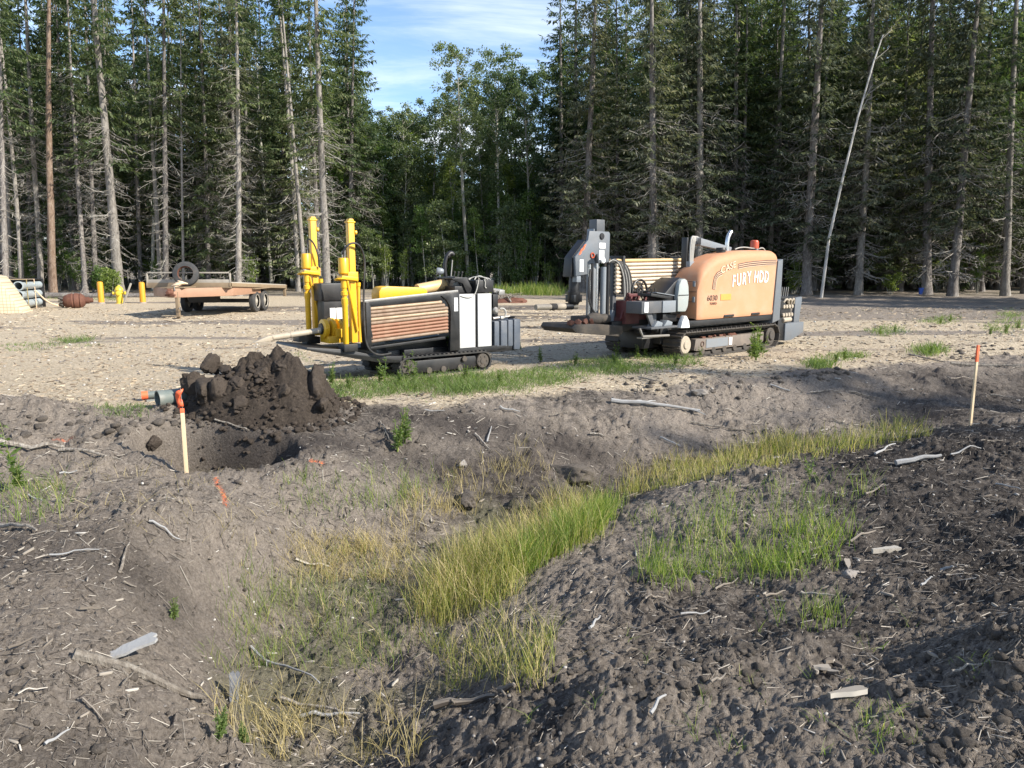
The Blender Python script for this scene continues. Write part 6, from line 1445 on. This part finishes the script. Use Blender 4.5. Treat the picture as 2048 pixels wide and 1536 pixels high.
# stacked pipes on a pallet
def pipe_stack():
    Y0 = 27.9; x, y = at(38, Y0); ang = math.atan2(.95, -.3); z0 = H1(x, y)
    me = None
    for row in range(3):
        for c in range(3):
            T = empty('plastic_pipe'); tag(T, ['pale plastic pipe in the bottom row of the strapped stack', 'pale plastic pipe in the middle row of the strapped stack', 'pale plastic pipe in the top row of the strapped stack'][row], 'pipe', ['bottom', 'middle', 'top'][row] + ' row of stacked pipes')
            T.location = (x - .40 * c + .03 * row, y - .12 * c, z0 + .22 + .345 * row); T.rotation_euler = (0, 0, ang)
            if me is None:
                mb = MB(); L = 2.5; prof = [(0, .155), (0, .172), (.07, .172), (.09, .150), (1, .150), (1, .135), (.0, .140), (0, .155)]
                mb.lathe((0, 0, 0), (L, 0, 0), prof, 24, False); me = mb.mesh('pipe_wall'); me.materials.append(M['pvc'])
                mr = MB(); mr.ring((.12, 0, 0), (1, 0, 0), .152, .008, 24, 6).ring((.5, 0, 0), (1, 0, 0), .152, .006, 24, 6).ring((1.6, 0, 0), (1, 0, 0), .152, .006, 24, 6); mr = mr.mesh('rib'); mr.materials.append(M['pvcdark'])
            w = add_obj('pipe_wall', me, None, T); tag(add_obj('ribs', mr, None, T), kind='stuff')
    d = Vector((math.cos(ang), math.sin(ang), 0)); nrm = Vector((-.95, -.3, 0))
    P = empty('pipe_cradle', (x, y, z0), ang); tag(P, 'dark timber cradle under and behind the stacked pale pipes', 'pipe cradle')
    for s in (.4, 2.2): MB().box((s, .42, .03), (.1, 1.25, .07)).build('bearer', 'wood', P)
    MB().box((2.58, .42, .58), (.06, 1.3, 1.16)).build('end_board', 'black', P); MB().box((1.4, .42, 1.12), (2.3, 1.2, .03)).build('cover_board', 'black', P)
    for s, mt in ((.55, 'straw'), (1.5, 'decalpale')):
        S = MB(); S.box((s, -.19, .58), (.06, .012, 1.12), bev=0); S.box((s, .42, 1.145), (.06, 1.24, .01), bev=0); S.box((s, 1.03, .58), (.06, .012, 1.12), bev=0)
        o = S.build('tie_strap', M[mt]); o.location = (x, y, z0); o.rotation_euler = (0, 0, ang); tag(o, 'yellow webbing strap around the pale pipe stack' if s < 1 else 'tan webbing strap around the pale pipe stack', 'strap')
    mb = MB(); mb.tube(bez((1.5, -.2, .7), (1.7, -.35, .5), (1.9, -.4, .1), (2.6, -.9, .02), 12), .03, 8); o = mb.build('loose_hose', 'decalpale'); o.location = (x, y, z0); o.rotation_euler = (0, 0, ang); tag(o, 'tan hose hanging down from the pale pipe stack', 'hose')
pipe_stack()
# gridded tan mat pile at the very left
def grid_mat():
    m, n, l, b = new_mat('tan_woven_mat'); tc = n.new('ShaderNodeTexCoord').outputs['Object']
    br = n.new('ShaderNodeTexBrick'); br.offset = 0; br.inputs['Scale'].default_value = 1; br.inputs['Brick Width'].default_value = .11; br.inputs['Row Height'].default_value = .11; br.inputs['Mortar Size'].default_value = .008
    mp = n.new('ShaderNodeMapping'); mp.inputs['Rotation'].default_value = (R(90), 0, 0); l.new(tc, mp.inputs[0]); l.new(mp.outputs[0], br.inputs['Vector'])
    br.inputs['Color1'].default_value = (.50, .41, .28, 1); br.inputs['Color2'].default_value = (.56, .47, .33, 1); br.inputs['Mortar'].default_value = (.30, .24, .16, 1)
    l.new(br.outputs[0], b.inputs['Base Color']); b.inputs['Roughness'].default_value = .9; bump(n, l, b, br.outputs[0], .4, .02); return m
M['tarp'] = grid_mat()
x, y = at(-20, 26.4); o = MB().prism([(-1.2, 0), (1.15, 0), (.98, .25), (.62, .95), (.42, 1.3), (.2, 1.36), (-1.2, 1.4)], -.5, .9, .04).build('covered_stack', 'tarp'); o.location = (x, y, H1(x, y) - .02); o.rotation_euler = (0, 0, R(20)); tag(o, 'tan gridded cover draped over a sloping stack beside the pale pipes', 'covered stack')
# stakes
def stake(x, y, h, label, flag):
    T = empty('survey_stake', (x, y, H1(x, y))); T.rotation_euler = (0, 0, R(25)); tag(T, label, 'stake')
    top = h * .2 if not flag else .04
    MB().box((0, 0, (h - top) / 2 - .06), (.036, .02, h - top + .12), bev=.002).build('shaft', 'stake', T); MB().box((0, 0, h - top / 2 + .001), (.037, .021, top), bev=.002).build('painted_top', 'flag', T)
    return x, y
stake(*spot(1940, 858), 1.0, 'tall wooden survey stake with painted orange top on the right bank', False)
sx, sy = stake(-3.04, 6.70, .62, 'short wooden survey stake at the edge of the dug hole', True)
T = empty('pin_flag', (sx - .015, sy + .05, H1(sx, sy))); tag(T, 'orange pin flag on a thin wire behind the short stake', 'flag')
MB().tube([(0, 0, -.1), (0, 0, .5), (-.01, 0, .8)], .003, 5).build('wire', 'steel', T)
fl = []; n = 8
for i in range(n + 1):
    for j in (0, 1): fl.append((-.055 + .055 * j + .012 * math.sin(i * .9 + j), .012 * math.cos(i * 1.3 + j * 2), .63 + .165 * i / n - (.02 if j == 0 else 0)))
me = poly_mesh('pennant', fl, [(2 * i, 2 * i + 1, 2 * i + 3, 2 * i + 2) for i in range(n)], True); o = add_obj('pennant', me, 'flag', T); md = o.modifiers.new('thick', 'SOLIDIFY'); md.thickness = .002
# culvert pipe by the heap and grey scrap behind it
x, y = -4.02, 8.52; o = MB().lathe((0, 0, 0), (.85, .8, .03), [(0, .085), (0, .1), (.06, .1), (.07, .092), (1, .092), (1, .078), (0, .085)], 22, False).build('culvert_pipe', 'pvcdark'); o.location = (x - .02, y - .22, H1(x, y) + .12); tag(o, 'short grey green pipe lying open ended beside the dirt heap', 'pipe')
T = empty('grey_tube', (x - .35, y + .3, H1(x, y) + .02), R(28)); tag(T, 'thin grey tube with orange end cap behind the open pipe', 'pipe')
MB().cyl((-.05, 0, .06), (.9, 0, .08), .045, n=14).build('tube', 'pvcdark', T); MB().cyl((-.1, 0, .06), (-.03, 0, .06), .05, n=14).build('end_cap', 'flag', T); MB().cyl((-.05, -.05, -.02), (.7, -.05, -.02), .035, n=12).build('lower_tube', 'pvcdark', T)
# blue pail and brush pile
x, y = at(1842, 41); o = MB().lathe((0, 0, 0), (0, 0, .36), [(0, .12), (.9, .15), (.92, .165), (1, .165)], 18).build('pail', 'blue'); o.location = (x, y, H1(x, y)); tag(o, 'small blue pail standing at the foot of the spruces', 'pail')
rg = np.random.default_rng(91); x, y = at(1015, 34); root = empty('brush_pile', (x, y, H1(x, y))); tag(root, 'dark brown pile of roots and brush behind the white rig', 'brush pile')
v, f = LP3[2]; add_obj('earth', np_mesh_idx('earth', v * np.array([.9, .5, .22]), f), 'rust', root)
for k in range(16):
    a = rg.uniform(0, 6.283); q = rg.uniform(.2, .8); p = Vector((math.cos(a) * q, math.sin(a) * q * .5, .05)); mb = MB(); mb.tube([p, p * .3 + Vector((rg.uniform(-.2, .2), 0, rg.uniform(.2, .42))), Vector((rg.uniform(-1, 1), rg.uniform(-.4, .4), rg.uniform(.1, .45)))], rg.uniform(.015, .04), 5, .008); mb.build('branch', 'branchwood', root)
